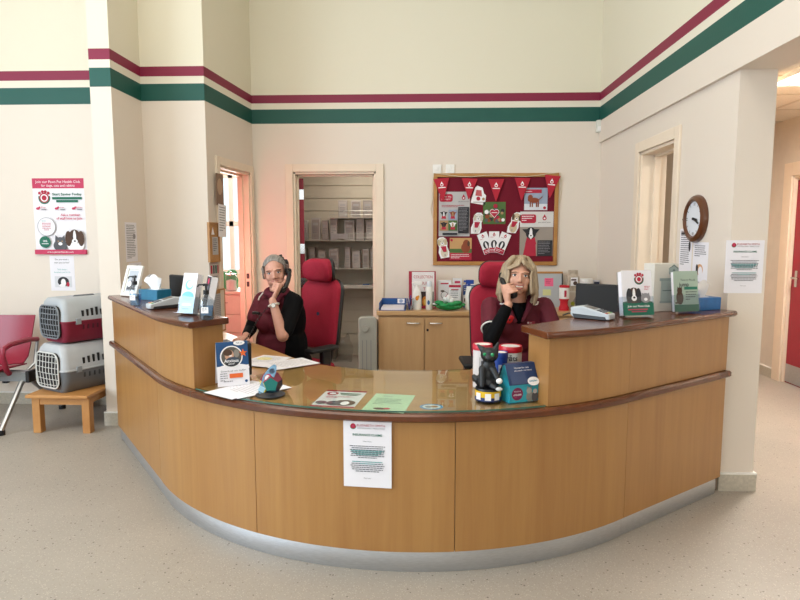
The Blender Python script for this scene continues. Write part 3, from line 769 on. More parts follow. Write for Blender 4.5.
obj('carcass', boxes([(-.45, .75, -.2, .235, .06, .745)], M_CAB), cb2); obj('plinth', boxes([(-.46, .74, -.17, .22, 0, .06)], M_BLACKM), cb2)
for x0, x1 in ((-.465, .135), (.145, .745)):
    d = obj('door', boxes([(x0, x1, -.22, -.201, .065, .725)], M_CAB), cb2, bevel=.002)
    hb = MB(); hb.tube([(x0+.05, -.22, .675), (x0+.058, -.242, .675), (x0+.162, -.242, .675), (x0+.17, -.22, .675)], .006, M_CHROME); obj('handle', hb, d)
M_TOP = wood('beech_worktop', '#bf9363', '#cba577', .35, (1.5, 14, 8), .1, seed=11)
tag(obj('worktop', boxes([(-.43, 1.70, 5.52, 5.985, .745, .785)], M_TOP), bevel=.004), 'long light beech worktop across the back cupboards', 'worktop')
TZ = .785
# letter tray
t = thing('letter_tray', 'dark blue plastic letter tray at the left end of the worktop', 'letter tray', (-.285, 5.73, TZ))
M_BLUE = mk('#1c4f8e', .35)
mb = MB(); mb.box(-.125, .125, -.16, .16, 0, .004, M_BLUE); mb.box(-.125, -.12, -.16, .16, .004, .07, M_BLUE); mb.box(.12, .125, -.16, .16, .004, .05, M_BLUE); mb.box(-.12, .12, .155, .16, .004, .085, M_BLUE)
obj('tray', mb, t)
S = Sheet(.07, .045, K_WHITE); S.disc(0, .022, .018, ink('#9fb0d0')); obj('label_sticker', S, t, M=mat3((1, 0, 0), (0, 0, 1), (0, -1, 0), (.07, .1535, .035)))
tag(obj('paper_stack', boxes([(-.107, .107, -.15, .145, 0, .018)], M_PAPER), loc=(-.285, 5.73, TZ+.0042)), 'stack of white paper lying in the blue letter tray', 'paper')
# pen glass
t = thing('pen_glass', 'clear glass holding pens beside the blue letter tray', 'glass', (-.12, 5.6, TZ))
mb = MB(); mb.lathe([(.0, .002), (.026, .002), (.03, .0), (.038, .115), (.0365, .115), (.0285, .008), (0, .008)], M_CLEAR, 24); obj('glass', mb, t)
for i, (c, x, a) in enumerate((('#1d3f8c', -.012, .1), ('#c9c9d2', .01, -.15), ('#20222a', .0, .05), ('#e4e2e0', .014, .2), ('#2a4da0', -.016, -.1))):
    tag(obj('pen', MB().cyl((x*.6, (i-2)*.007, .0), (x*.6+a*.15, (i-2)*.008, .135-.008*i), .004, mk(c, .4), n=8), loc=(-.12, 5.6, TZ+.0085)), 'thin pen standing in the clear glass on the worktop', 'pen', 'pens in the glass')
# spray bottles
def spray(name, label, loc, rotz, hgt, body, head, w=.045, marks=()):
    t = thing(name, label, 'spray bottle', loc, rotz); s = hgt/.255
    mb = MB(); mb.lathe([(0, 0), (w*.95, 0), (w, .012*s), (w, .13*s), (w*.8, .165*s), (.022, .19*s), (.018, .2*s), (0, .2*s)], body, 24, Matrix.Diagonal((1, .72, 1, 1))); obj('bottle', mb, t)
    h = MB(); h.cyl((0, 0, .2*s), (0, 0, .218*s), .016, head); h.box(-.03, .045, -.013, .013, .218*s, .252*s, head); h.box(-.05, -.03, -.008, .008, .232*s, .248*s, head)
    tr_ = MB(); tr_.tube([(-.022, 0, .222*s), (-.034, 0, .2*s), (-.036, 0, .18*s)], .006, head)
    hh = obj('spray_head', h, t, bevel=.004); obj('trigger', tr_, hh)
    for (x, z, r, c) in marks:
        m = MB(); m.ell((x, -w*.72, z), (r, .003, r*1.3), c); obj('printed_mark', m, t)
    return t
spray('spray_bottle', 'white spray bottle with orange butterfly mark, left of the red book', (-.055, 5.66, TZ), 0, .27, M_WHITE, M_WHITE, .042, ((.0, .11, .016, ink('#e08a2c')), (.012, .125, .01, ink('#e0a03c'))))
t = thing('spray_can', 'tall white canister in front of the right side of the red book', 'canister', (.06, 5.66, TZ))
mb = MB(); mb.lathe([(0, 0), (.03, 0), (.032, .005), (.032, .205), (.026, .22), (.0, .22)], M_WHITE, 24); obj('can', mb, t)
mb = MB(); mb.lathe([(.024, .22), (.026, .222), (.024, .262), (.018, .27), (0, .27)], mk('#d5dbe2', .4), 24); obj('cap', mb, t)
mb = MB(); mb.ell((-.006, -.0315, .07), (.012, .002, .022), M_BLUE); obj('printed_mark', mb, t)
# big red and white book/calendar
t = thing('display_folder', 'upright red and white folder with a flame picture behind the white bottles', 'folder', M=leanM((-.005, 5.74, TZ), R(2), R(6)))
t_b = MB(); t_b.box(-.13, .13, 0, .36, -.035, 0, ink('#a3203a')); obj('spine_case', t_b, t)
S = Sheet(.215, .345, ink('#e4dede')); S.z = .001
S.text('COLLECTION', 0, .295, .04, K_RED, width=.18); S.text('YOUR', .0, .235, .04, K_RED, width=.1); S.text('TIME', .045, .18, .04, K_RED, width=.09); S.rect(-.05, .1, .02, .155, ink('#3a2a2a')); S.disc(.02, .06, .03, ink('#e08a2c'), .05); S.disc(.02, .055, .016, ink('#f4d06a'), .03); S.rect(-.05, .1, .0, .02, K_RED)
obj('cover', S, t, M=Matrix.Translation((.008, .008, .0012)))
# boxes along the wall
def carton(name, label, x, y, w, d, h, marks, rot=0, base='#e6e4e6', lean=0, z=TZ, cat='box'):
    t = thing(name, label, cat, M=Matrix.Translation((x, y, z)) @ Matrix.Rotation(R(rot), 4, 'Z'))
    obj('carton', MB().box(-w/2, w/2, -d/2, d/2, 0, h, mk(base, .5, var=.02)), t, bevel=.002)
    S = Sheet(w*.96, h*.97, mk(base, .5, var=.02), th=.0004); marks(S, w, h); obj('printed_front', S, t, M=mat3((1, 0, 0), (0, 0, 1), (0, -1, 0), (0, -d/2-.0005, h*.015)))
    return t
def m1(S, w, h):
    S.disc(0, h*.45, w*.28, K_GREY); S.disc(0, h*.45, w*.23, K_WHITE); S.disc(-w*.15, h*.6, w*.15, K_BROWN, w*.07); S.rect(-w*.3, w*.3, h*.85, h*.9, K_RED); S.poly([(-.01, h*.3), (.03, h*.5), (.02, h*.28)], K_RED)
def m2(S, w, h):
    S.rect(-w*.48, w*.48, h*.86, h*.96, K_RED); S.lines(-w*.35, w*.35, h*.7, 5, h*.09, K_GREY, seed=41); S.rect(-w*.3, w*.3, h*.75, h*.79, K_RED)
def m3(S, w, h):
    S.rect(-w*.48, w*.48, h*.55, h*.97, M_BLUE); S.rect(-w*.4, w*.4, h*.25, h*.4, K_BROWN); S.lines(-w*.4, w*.4, h*.88, 3, h*.08, K_WHITE, seed=42)
    S.rect(-w*.48, w*.48, 0, h*.12, M_BLUE)
carton('medicine_carton', 'white carton with a round drawing, behind the green bag', .21, 5.87, .13, .1, .265, m1)
carton('medicine_carton', 'white carton with a red top band, behind the green bag', .305, 5.78, .118, .09, .235, m2)
carton('medicine_carton', 'slim white carton with small red print, at the wall behind the red-topped carton', .338, 5.925, .09, .08, .28, lambda S, w, h: S.rect(-w*.3, w*.3, h*.82, h*.9, K_PINK))
carton('medicine_carton', 'blue and white carton behind the spray bottle with a blue trigger', .45, 5.86, .125, .09, .225, m3)
spray('spray_bottle', 'white spray bottle with blue trigger head at the right of the worktop run', (.435, 5.68, TZ), 0, .285, M_WHITE, mk('#23469c', .4), .034)
# crumpled green bag with tissue
def bagp(mb, m):
    mb.ell((0, 0, .03), (.125, .075, .035), m)
    for i in range(9):
        a = i*.7; mb.ell((.1*math.cos(a), .055*math.sin(a), .045+.012*(i % 3)), (.045, .035, .022), m)
    mb.ell((-.13, 0, .045), (.025, .02, .012), m); mb.ell((.13, .0, .05), (.025, .02, .014), m)
t = thing('tissue_pouch', 'crumpled bright green plastic pouch of white tissues on the worktop', 'bag', (.245, 5.6, TZ+.007))
obj('pouch', blob(bagp, .005, mk('#128a4a', .25), 'pouch', 2), t)
def tisp(mb, m):
    for i in range(7):
        a = i*.9; mb.ell((.03*math.cos(a), .02*math.sin(a), .085+.012*(i % 3)), (.036, .022, .02), m, Matrix.Rotation(a, 3, 'Y'))
    mb.ell((-.12, -.01, .055), (.04, .02, .012), m)
obj('tissue', blob(tisp, .005, mk('#f0eff0', .8), 'tissue', 2), t)
# clip frame with sticky note
t = thing('memo_board', 'small grey memo board with pink sticky note behind the blonde woman', 'memo board', M=leanM((1.235, 5.9, TZ), 0, R(6)))
obj('board', MB().box(-.125, .125, 0, .33, -.012, 0, ink('#b5b9bd')), t)
obj('frame', MB().box(-.135, .135, .33, .35, -.015, .004, M_OAK).box(.125, .135, 0, .33, -.015, .004, M_BLACKM), t)
S = Sheet(.085, .08, mk('#f06a92', .7)); S.lines(-.03, .03, .06, 3, .016, K_PINK, seed=50); obj('sticky_note', S, t, M=Matrix.Translation((.0, .205, .001)))
S = Sheet(.08, .06, ink('#d7d79a')); obj('sticky_note', S, t, M=Matrix.Translation((-.02, .115, .001)))
S = Sheet(.09, .07, K_WHITE); S.rect(-.03, .03, .02, .045, K_DGREY); obj('clipped_note', S, t, M=Matrix.Translation((-.05, .03, .001)))
# red and white collecting tub
def tub(label, loc, z=TZ):
    t = thing('collecting_tub', label, 'tub', loc)
    mb = MB(); mb.lathe([(0, 0), (.046, 0), (.046, .03), (.036, .05), (.036, .085), (.046, .105), (.046, .11)], ink('#c5162b'), 24); obj('base', mb, t)
    mb = MB(); mb.lathe([(.0465, .11), (.0465, .215)], M_WHITE, 24); mb.box(-.01, .01, -.0475, -.046, .13, .19, K_RED); obj('label_band', mb, t)
    mb = MB(); mb.lathe([(.0475, .215), (.0475, .23), (.04, .236), (0, .236)], ink('#c5162b'), 24); obj('lid', mb, t)
tub('red collecting tub with a white band, right of the memo board', (1.325, 5.66, TZ))
# grey card upright behind tub, coffee bag, jars, boxes at right corner
def cofp(mb, m):
    mb.ell((0, 0, .08), (.055, .035, .09), m); mb.box(-.055, .055, -.03, .03, 0, .14, m); mb.box(-.05, .05, -.008, .008, .14, .2, m)
t = carton('carton_box', 'pale patterned carton at the back right corner of the worktop, below the foil pouch', 1.44, 5.82, .12, .15, .17, lambda S, w, h: (S.poly([(-w*.3, h*.1), (w*.1, h*.7), (w*.4, h*.4)], K_GREY), S.disc(-w*.1, h*.3, .02, ink('#9aa83c'))), base='#cfc9bd')
t = thing('foil_pouch', 'grey and brown foil pouch standing on the pale patterned carton', 'pouch', (1.44, 5.82, TZ+.1705), R(8))
obj('pouch', blob(cofp, .006, mk('#b9aa98', .35, var=.25, vs=25), 'pouch', 3), t)
S = Sheet(.07, .08, K_WHITE); S.rect(-.03, .02, .05, .065, K_BROWN); S.disc(.01, .025, .02, K_BROWN); obj('printed_label', S, t, M=mat3((1, 0, 0), (0, 0, 1), (0, -1, 0), (0, -.0385, .05)))
carton('carton_box', 'larger cream carton below the white jar at the right corner', 1.585, 5.78, .15, .2, .17, lambda S, w, h: S.lines(-w*.4, w*.3, h*.8, 3, .02, K_GREY, seed=61), base='#d8d4cc')
t = thing('white_jar', 'white lidded plastic jar on the cream carton in the corner', 'jar', (1.555, 5.76, TZ+.1705))
mb = MB(); mb.lathe([(0, 0), (.055, 0), (.058, .006), (.058, .085), (.05, .095), (0, .095)], M_WHITE, 28); obj('body', mb, t)
mb = MB(); mb.lathe([(.06, .09), (.06, .118), (.056, .122), (0, .122)], mk('#e6e4df', .4), 28); obj('lid', mb, t)
mb = MB(); mb.box(-.02, .02, -.06, -.057, .04, .05, K_DGREY); obj('printed_label', mb, t)
carton('carton_box', 'small dark blue and white carton beside the white jar', 1.66, 5.84, .07, .06, .1, lambda S, w, h: S.rect(-w*.4, w*.4, h*.5, h*.85, ink('#27324e')), rot=12, z=TZ+.1705, base='#c9ccd6')

# ------------------------------------------------------------------ oil-filled radiator beside the storeroom door
t = thing('oil_radiator', 'pale grey oil-filled radiator standing beside the beech cupboard', 'heater', (-.51, 5.62, 0))
M_RAD = mk('#a9a69c', .4, var=.02)
for i in range(5):
    mb = MB(); q = mat3((0, 1, 0), (0, 0, 1), (1, 0, 0), (0, 0, 0)); x0 = -.07+.035*i
    mb.prism(rrect(.3, .56, .05, 5, 0, .4), x0-.009, x0+.009, M_RAD, q); obj('fin', mb, t, bevel=.004)
mb = MB(); mb.prism(rrect(.175, .66, .04, 5, 0, .41), -.032, 0, M_RAD, mat3((1, 0, 0), (0, 0, 1), (0, -1, 0), (0, -.152, 0))); cp = obj('control_panel', mb, t, bevel=.012)
k = MB(); k.cyl((-.02, -.152, .63), (-.02, -.175, .63), .032, M_RAD); obj('dial_knob', k, cp, bevel=.004)
g_ = MB()
obj('control_slots', MB().box(-.05, -.044, -.1525, -.1515, .2, .52, M_GREY).box(-.012, -.006, -.1525, -.1515, .2, .52, M_GREY).box(.028, .034, -.1525, -.1515, .2, .52, M_GREY), cp)
for y in (-.12, .12): obj('foot', MB().box(-.082, .082, y-.02, y+.02, 0, .035, M_RAD).box(-.03, .03, y-.015, y+.015, .035, .14, M_RAD), t, bevel=.005)
cd = MB(); cd.tube([(.07, -.1, .62), (.085, -.08, .45), (.085, -.05, .2), (.08, 0, .05)], .005, M_BLACKM); obj('power_cord', cd, t)

# ------------------------------------------------------------------ storeroom slatwall: shelves and packets
M_SHELF = mk('#bfb8ab', .5); M_WIRE = mk('#b9b7b0', .3, .6)
def shelf_rack(z, x0, x1, label):
    t = thing('wire_shelf', label, 'shelf', ((x0+x1)/2, 7.22, z)); w = (x1-x0)/2
    obj('shelf_board', MB().box(-w, w, -.13, .166, -.012, 0, M_SHELF), t)
    for h in (.03, .075): obj('front_rail', MB().tube([(-w, -.125, h), (w, -.125, h)], .003, M_WIRE, 6), t)
    n = int(2*w/.06)
    for i in range(n+1): obj('front_wire', MB().tube([(-w+2*w*i/n, -.125, -.004), (-w+2*w*i/n, -.125, .075)], .002, M_WIRE, 5), t)
shelf_rack(1.433, -1.66, -.2, 'upper wire-fronted shelf of packets in the dim storeroom')
shelf_rack(1.10, -1.66, -.2, 'lower wire-fronted shelf of packets in the dim storeroom')
shelf_rack(1.70, -1.1, -.2, 'short top shelf in the dim storeroom')
M_PK = [mk('#b9b1ab', .5), mk('#c9c3bd', .5), mk('#a89e98', .5)]
def packet(x, w, h, z, label, grp, k, y=7.16):
    t = thing('packet', label, 'packet', (x, y, z), R(random.uniform(-5, 5)), group=grp)
    obj('carton', MB().box(-w/2, w/2, -.03, .03, 0, h, M_PK[k % 3]), t, bevel=.002)
    S = Sheet(w*.8, h*.85, M_PK[(k+1) % 3], th=.0004); S.rect(-w*.3, w*.3, h*.6, h*.72, K_BGREY); S.lines(-w*.32, w*.32, h*.5, 4, h*.08, K_GREY, seed=k); obj('printed_front', S, t, M=mat3((1, 0, 0), (0, 0, 1), (0, -1, 0), (0, -.0306, h*.06)))
def pxX(px, Y=7.13): return (px-423)/600*Y*1.004
i = 0
for a, b in ((300, 308.5), (311, 321), (322, 329), (330, 338), (344, 355), (356, 365), (366, 374)):
    w = (b-a)/600*7.13; packet(pxX((a+b)/2), w*.9, .235+.03*(i % 2), 1.4332, 'pale packet standing in the row on the upper wire shelf of the storeroom', 'packets on the upper storeroom shelf', i); i += 1
for a, b in ((300, 306), (308.5, 315.5), (317.5, 326), (328.5, 339), (344.5, 351), (352, 361), (362.5, 369.5), (370.5, 374)):
    w = (b-a)/600*7.13; packet(pxX((a+b)/2), w*.88, .21+.02*(i % 3), 1.1002, 'pale packet standing in the row on the lower wire shelf of the storeroom', 'packets on the lower storeroom shelf', i); i += 1
for a, b, lb in ((338.5, 348, 'pinkish folded packet at the left of the short top storeroom shelf'), (351, 361.5, 'whitest packet in the middle of the short top storeroom shelf'), (363, 373, 'grey packet at the right of the short top storeroom shelf')):
    w = (b-a)/600*7.13; packet(pxX((a+b)/2), w*.92, .2, 1.7002, lb, None, i); i += 1
S = Sheet(.2, .06, K_BGREY); tag(obj('price_card', S, M=wallM('back', (-.99, 7.09, 1.45))), 'white card strip clipped to the front of the upper storeroom shelf', 'card')
tag(obj('counter_shelf', MB().box(-1.7, .08, 7.05, 7.386, .86, .9, mk('#c9c4bb', .5)), bevel=.004), 'long pale shelf board below the packets in the storeroom', 'shelf')
tag(obj('pen', MB().cyl((-.04, 0, .006), (.04, .01, .006), .006, M_BLUE), loc=(-.68, 7.12, .9)), 'blue pen lying on the pale storeroom shelf', 'pen')
def plb(mb, m):
    mb.ell((0, 0, .14), (.13, .07, .15), m); mb.ell((-.05, 0, .26), (.03, .02, .07), m); mb.ell((.06, 0, .27), (.03, .02, .07), m); mb.box(-.11, .11, -.05, .05, 0, .1, m)
tag(obj('plastic_bag', blob(plb, .012, glassy('bag_film', (.86, .86, .86), .15, 1.4, 1.2), 'bag', 3), loc=(-.95, 7.0, .0)), 'clear plastic bag of packaging on the storeroom floor', 'bag')
tag(obj('storage_box', MB().box(-.2, .2, -.12, .12, 0, .26, mk('#8d8276', .6)), loc=(-1.25, 7.2, 0), bevel=.006), 'brown storage box on the storeroom floor behind the chair', 'box')

# ------------------------------------------------------------------ side room seen through the left doorway
t = thing('drawer_unit', 'pinkish wooden drawer unit in the sunny side room', 'drawers', (-2.12, 6.55, 0))
M_DRW = mk('#e0d3c4', .45)
obj('carcass', MB().box(-.3, .24, -.22, .25, .02, .86, M_DRW), t); obj('top', MB().box(-.32, .26, -.25, .27, .86, .89, M_DRW), t, bevel=.004)
for k in range(4):
    d = obj('drawer', MB().box(-.285, .225, -.238, -.2205, .05+k*.2, .24+k*.2, M_DRW), t, bevel=.003)
    obj('handle', MB().tube([(-.09, -.238, .17+k*.2), (-.08, -.255, .17+k*.2), (.02, -.255, .17+k*.2), (.03, -.238, .17+k*.2)], .005, M_CHROME), d)
def gb_(mb, m):
    mb.ell((0, 0, .09), (.12, .08, .09), m); mb.ell((.05, 0, .17), (.06, .05, .05), m); mb.ell((-.06, .0, .16), (.05, .05, .04), m); mb.box(-.1, .1, -.06, .06, 0, .06, m)
tag(obj('carrier_bag', blob(gb_, .008, mk('#3e9a63', .5), 'bag', 3), loc=(-2.2, 6.68, .8905)), 'green carrier bag on the drawer unit in the side room', 'bag')
t = thing('jar', 'clear glass jar of cotton on the drawer unit in the side room', 'jar', (-2.08, 6.42, .8905))
obj('glass', MB().lathe([(0, .0), (.055, 0), (.058, .01), (.058, .16), (.05, .17)], M_CLEAR, 24), t); obj('lid', MB().lathe([(.056, .17), (.056, .185), (.01, .19), (.012, .21), (0, .212)], M_CHROME, 20), t)
obj('contents', MB().lathe([(0, .006), (.05, .006), (.05, .11), (.0, .125)], mk('#e6dcd6', .9), 16), t)

# ---- boards on the recess wall beside the doorway
def lw(y, z): return RECESS @ wallM('left', (XL+.0006, y, z))
t = thing('cork_board', 'narrow upper cork board with pinned card left of the pink doorway', 'cork board', M=lw(5.04, 1.27))
M_CORK = mk('#b98a58', .9, var=.15, vs=150)
obj('cork', MB().box(-.085, .085, 0, .31, 0, .012, M_CORK), t); obj('frame', MB().box(-.09, .09, -.012, 0, 0, .02, M_OAK).box(-.09, .09, .31, .322, 0, .02, M_OAK).box(-.1, -.088, -.012, .322, 0, .02, M_OAK).box(.088, .1, -.012, .322, 0, .02, M_OAK), t)
S = Sheet(.11, .15, K_BGREY); S.lines(-.04, .04, .13, 7, .016, K_DGREY, seed=71); obj('pinned_card', S, t, M=Matrix.Translation((.02, .05, .013)))
S = Sheet(.06, .06, K_WHITE, poly=[(-.03, 0), (.03, 0), (0, .06)]); obj('pinned_card', S, t, M=Matrix.Translation((-.02, .22, .013)))
S = Sheet(.2, .215, ink('#d9cdc9')); 
for k, c in enumerate((K_RED, K_DGREY, K_GREEN, K_RED)): S.rect(-.075+k*.042, -.045+k*.042, .12, .19, c)
S.lines(-.08, .08, .09, 4, .018, K_DGREY, seed=72); tag(obj('wall_card', S, M=lw(5.06, 1.04)), 'white card with red and dark figures, between the two cork boards', 'notice')
t = thing('cork_board', 'lower cork board holding a tall typed sheet, above the left upstand', 'cork board', M=lw(5.08, .66))
obj('cork', MB().box(-.115, .115, 0, .35, 0, .012, M_CORK), t); obj('frame', MB().box(-.12, .12, -.012, 0, 0, .02, M_OAK).box(-.12, .12, .35, .362, 0, .02, M_OAK).box(-.13, -.118, -.012, .362, 0, .02, M_OAK).box(.118, .13, -.012, .362, 0, .02, M_OAK), t)
S = Sheet(.17, .3, K_BGREY); S.lines(-.07, .07, .28, 15, .017, K_GREY, seed=73); obj('pinned_sheet', S, t, M=Matrix.Translation((0, .025, .013)))
t = thing('wall_calendar', 'hanging calendar on the architrave left of the pink doorway', 'calendar', M=RECESS @ wallM('left', (XL+.0186, 5.165, 1.5)))
S = Sheet(.15, .27, ink('#8a6f5c')); S.disc(0, .16, .05, ink('#b99a80'), .07); obj('picture_leaf', S, t, M=Matrix.Translation((0, .24, .003)))
S = Sheet(.16, .28, K_WHITE); S.lines(-.06, .06, .25, 10, .022, K_GREY, seed=74); obj('date_leaf', S, t, M=Matrix.Translation((.02, -.03, .006)) @ Matrix.Rotation(R(-3), 4, 'Z'))
#%%
# ------------------------------------------------------------------ corridor lamp
t = thing('ceiling_light_panel', 'white square light panel in the corridor ceiling', 'ceiling light', (2.9, 4.55, 2.632))
obj('frame', MB().box(-.3, .3, -.3, -.27, -.02, .008, M_WHITE).box(-.3, .3, .27, .3, -.02, .008, M_WHITE).box(-.3, -.27, -.27, .27, -.02, .008, M_WHITE).box(.27, .3, -.27, .27, -.02, .008, M_WHITE), t)
obj('diffuser', MB().box(-.27, .27, -.27, .27, -.012, .004, emitter('lit_diffuser', (1, .95, .86), 4)), t)
for x in (-.13, 0, .13): obj('louvre', MB().box(x-.006, x+.006, -.27, .27, -.019, -.0125, M_CHROME), t)

# ------------------------------------------------------------------ office chairs
def office_chair(label, loc, rotz):
    t = thing('office_chair', label, 'chair', loc, rotz)
    fab = M_RED
    s = MB(); s.cushion(.46, .46, .07, fab, .1, .6, M=Matrix.Translation((0, -.03, .47)) @ Matrix.Rotation(R(-90), 4, 'X')); obj('seat', s, t)
    q = Matrix.Translation((0, .235, .87)) @ Matrix.Rotation(R(-7), 4, 'X')
    b = MB(); b.cushion(.39, .55, .05, fab, .09, .2, bend=.03, M=q, taper=-.06); bk = obj('backrest', b, t)
    sh = MB(); sh.cushion(.402, .562, .03, M_BLACK, .09, .9, bend=.03, M=q @ Matrix.Translation((0, .018, 0)), taper=-.06); obj('back_shell', sh, bk)
    bt = MB(); bt.cyl((0, -.049, .0), (0, -.054, .0), .014, mk('#22304f', .5), M=q); obj('button', bt, bk)
    q2 = Matrix.Translation((0, .235, 1.215)) @ Matrix.Rotation(R(4), 4, 'X')
    h = MB(); h.cushion(.3, .18, .055, fab, .07, .3, bend=.05, M=q2); hr = obj('headrest', h, t)
    hs = MB(); hs.cushion(.305, .185, .025, M_BLACK, .07, .9, bend=.05, M=q2 @ Matrix.Translation((0, .02, 0))); obj('headrest_shell', hs, hr)
    st = MB(); st.box(-.035, .035, .275, .295, .98, 1.2, M_BLACK); obj('headrest_post', st, hr)
    sp_ = MB(); sp_.tube([(0, .1, .4), (0, .26, .42), (0, .31, .52), (0, .31, .85)], .028, M_BLACK); obj('back_spine', sp_, t)
    for sx in (-1, 1):
        a = MB(); a.box(sx*.25-.022, sx*.25+.022, -.03, .05, .42, .64, M_BLACK); a.box(min(sx*.1, sx*.25), max(sx*.1, sx*.25), -.02, .04, .4, .43, M_BLACK); ar = obj('armrest_post', a, t, bevel=.008)
        p = MB(); p.box(sx*.25-.045, sx*.25+.045, -.16, .12, .64, .672, M_BLACKM); obj('armrest_pad', p, t, bevel=.014, seg=3)
    obj('mechanism', MB().box(-.12, .12, -.12, .14, .36, .41, M_BLACK), t, bevel=.01)
    obj('gas_lift', MB().cyl((0, 0, .08), (0, 0, .24), .03, M_BLACK).cyl((0, 0, .24), (0, 0, .37), .018, M_CHROME), t)
    for k in range(5):
        a = R(72*k+18); d = Vector((math.cos(a), math.sin(a), 0))
        l = obj('base_arm', MB().cyl(d*.02+Vector((0, 0, .11)), d*.29+Vector((0, 0, .085)), .028, M_BLACK, .018), t)
        c = MB(); pp = Vector((-d.y, d.x, 0))*.011; cc = d*.29+Vector((0, 0, .03))
        c.cyl(cc-pp*2, cc-pp*.3, .03, M_BLACKM).cyl(cc+pp*.3, cc+pp*2, .03, M_BLACKM).cyl(cc, cc+Vector((0, 0, .055)), .009, M_BLACK); obj('castor', c, l)
    return t
office_chair('red high-backed office chair behind the dark-haired woman on the left', (-.925, 4.46, 0), R(-36))
office_chair('red high-backed office chair with broad headrest behind the blonde woman', (.545, 3.92, 0), R(4))

# ------------------------------------------------------------------ pet carriers on the low table
tb = thing('low_table', 'low square-legged pine table under the two pet carriers', 'table', (-2.665, 4.66, 0))
obj('tabletop', MB().box(-.29, .183, -.41, .39, .275, .30, M_TABLE), tb, bevel=.005)
for x0, x1, y0, y1 in ((-.25, .16, -.37, -.35), (-.25, .16, .33, .35), (-.25, -.23, -.35, .33), (.14, .16, -.35, .33)): obj('apron', MB().box(x0, x1, y0, y1, .22, .2748, M_TABLE), tb)
for x in (-.235, .145):
    for y in (-.345, .325): obj('leg', MB().box(x-.03, x+.03, y-.03, y+.03, 0, .2746, M_TABLE), tb, bevel=.004)
def carrier(label, loc, rotz, L, W, H, low, up_, grille):
    t = thing('pet_carrier', label, 'pet carrier', loc, rotz)
    mlow = mk(low, .45); mup = mk(up_, .45); dk = M_BLACKM
    hz = H*.47
    def ring(z, k):  # rounded plan outline, front at -y; body bulges at mid height
        return rrect(W*k, L*(.9+.1*k) - (1-k)*.1, .055*k, 5)
    def shell(zs, mat, mb):
        vs = []; n = len(ring(0, 1))
        for z, k in zs: vs += [(x, y, z) for x, y in ring(z, k)]
        fs = [(j*n+i, j*n+(i+1) % n, (j+1)*n+(i+1) % n, (j+1)*n+i) for j in range(len(zs)-1) for i in range(n)]
        fs += [list(range(n))[::-1], list(range(len(vs)-n, len(vs)))]
        mb.add(vs, fs, mat)
    mb = MB(); shell([(0, .74), (.02, .82), (hz*.5, .94), (hz-.008, 1.0), (hz, 1.0)], mlow, mb); obj('tub', mb, t)
    mb = MB(); shell([(hz, 1.0), (hz+.008, 1.0), (H*.72, .93), (H*.9, .8), (H*.985, .64), (H, .56)], mup, mb); top = obj('cover', mb, t)
    mb = MB(); n = rrect(W*1.03, L*1.02, .06, 6); mb.prism(n, hz-.007, hz+.007, mup if grille == 'w' else mlow); obj('seam_rim', mb, t, bevel=.003)
    h = MB(); h.tube([(0, -L*.17, H-.008), (0, -L*.14, H+.004), (0, L*.14, H+.004), (0, L*.17, H-.008)], .0065, mk('#6f7276', .5)); obj('carry_handle', h, top)
    # front grille: dark opening, frame and wires on the front face, leaning with the shell
    y = -L/2
    f = Matrix.Translation((0, y-.004, hz)) @ Matrix.Rotation(R(90), 4, 'X')
    op = MB(); o = rrect(W*.72, H*.74, .06, 6); op.prism(o, -.012, .004, dk, f); d = obj('door_opening', op, t)
    gw = mk('#d9d9d6', .35) if grille == 'w' else mk('#7f858b', .4)
    fr = MB(); fr.tube([f @ Vector((x, yy, .008)) for x, yy in o], .006, gw, 6, closed=True)
    g = obj('grille_frame', fr, t)
    nb = 7
    for i in range(nb):
        x = -W*.3+W*.6*i/(nb-1); hh = H*.36*(1-.2*abs(x/(W*.3))**3)
        obj('grille_bar', MB().tube([f @ Vector((x, -hh, .009)), f @ Vector((x, 0, .02)), f @ Vector((x, hh, .009))], .0028, gw, 5), g)
    for i in range(6):
        yy = -H*.3+H*.6*i/5; ww = W*.35*(1-.14*abs(yy/(H*.3))**3)
        obj('grille_bar', MB().tube([f @ Vector((-ww, yy, .009)), f @ Vector((0, yy, .019)), f @ Vector((ww, yy, .009))], .0026 if grille == 'w' else .004, gw, 5), g)
    for s in (-1, 1):
        for i in range(8):
            yy = -L*.22+i*L*.07
            v = MB(); v.box(s*W*.475-.006, s*W*.475+.006, yy-.008, yy+.008, H*.58, H*.58+.045+.006*(i % 4), dk, Matrix.Identity(4)); obj('vent_slot', v, top)
            v = MB(); v.box(s*W*.485-.006, s*W*.485+.006, yy-.005, yy+.005, hz*.62, hz*.62+.035, mk('#3c3f44' if grille == 'w' else '#4a1523', .5)); obj('vent_slot', v, t)
        for yy in (-L*.3, L*.18):
            c = MB(); c.box(s*W*.5-.008, s*W*.5+.012, yy-.02, yy+.02, hz-.02, hz+.025, mk('#8d9297', .4)); obj('clip', c, t, bevel=.003)
    return t
carrier('large grey plastic pet carrier with white wire door, on the pine table', (-2.70, 4.62, .3005), R(-27), .58, .39, .36, '#6d7176', '#b9bcc0', 'w')
carrier('pet carrier with burgundy base and grey top, stacked on the larger carrier', (-2.69, 4.64, .6735), R(-30), .53, .365, .335, '#7d1430', '#aeb3b8', 'g')

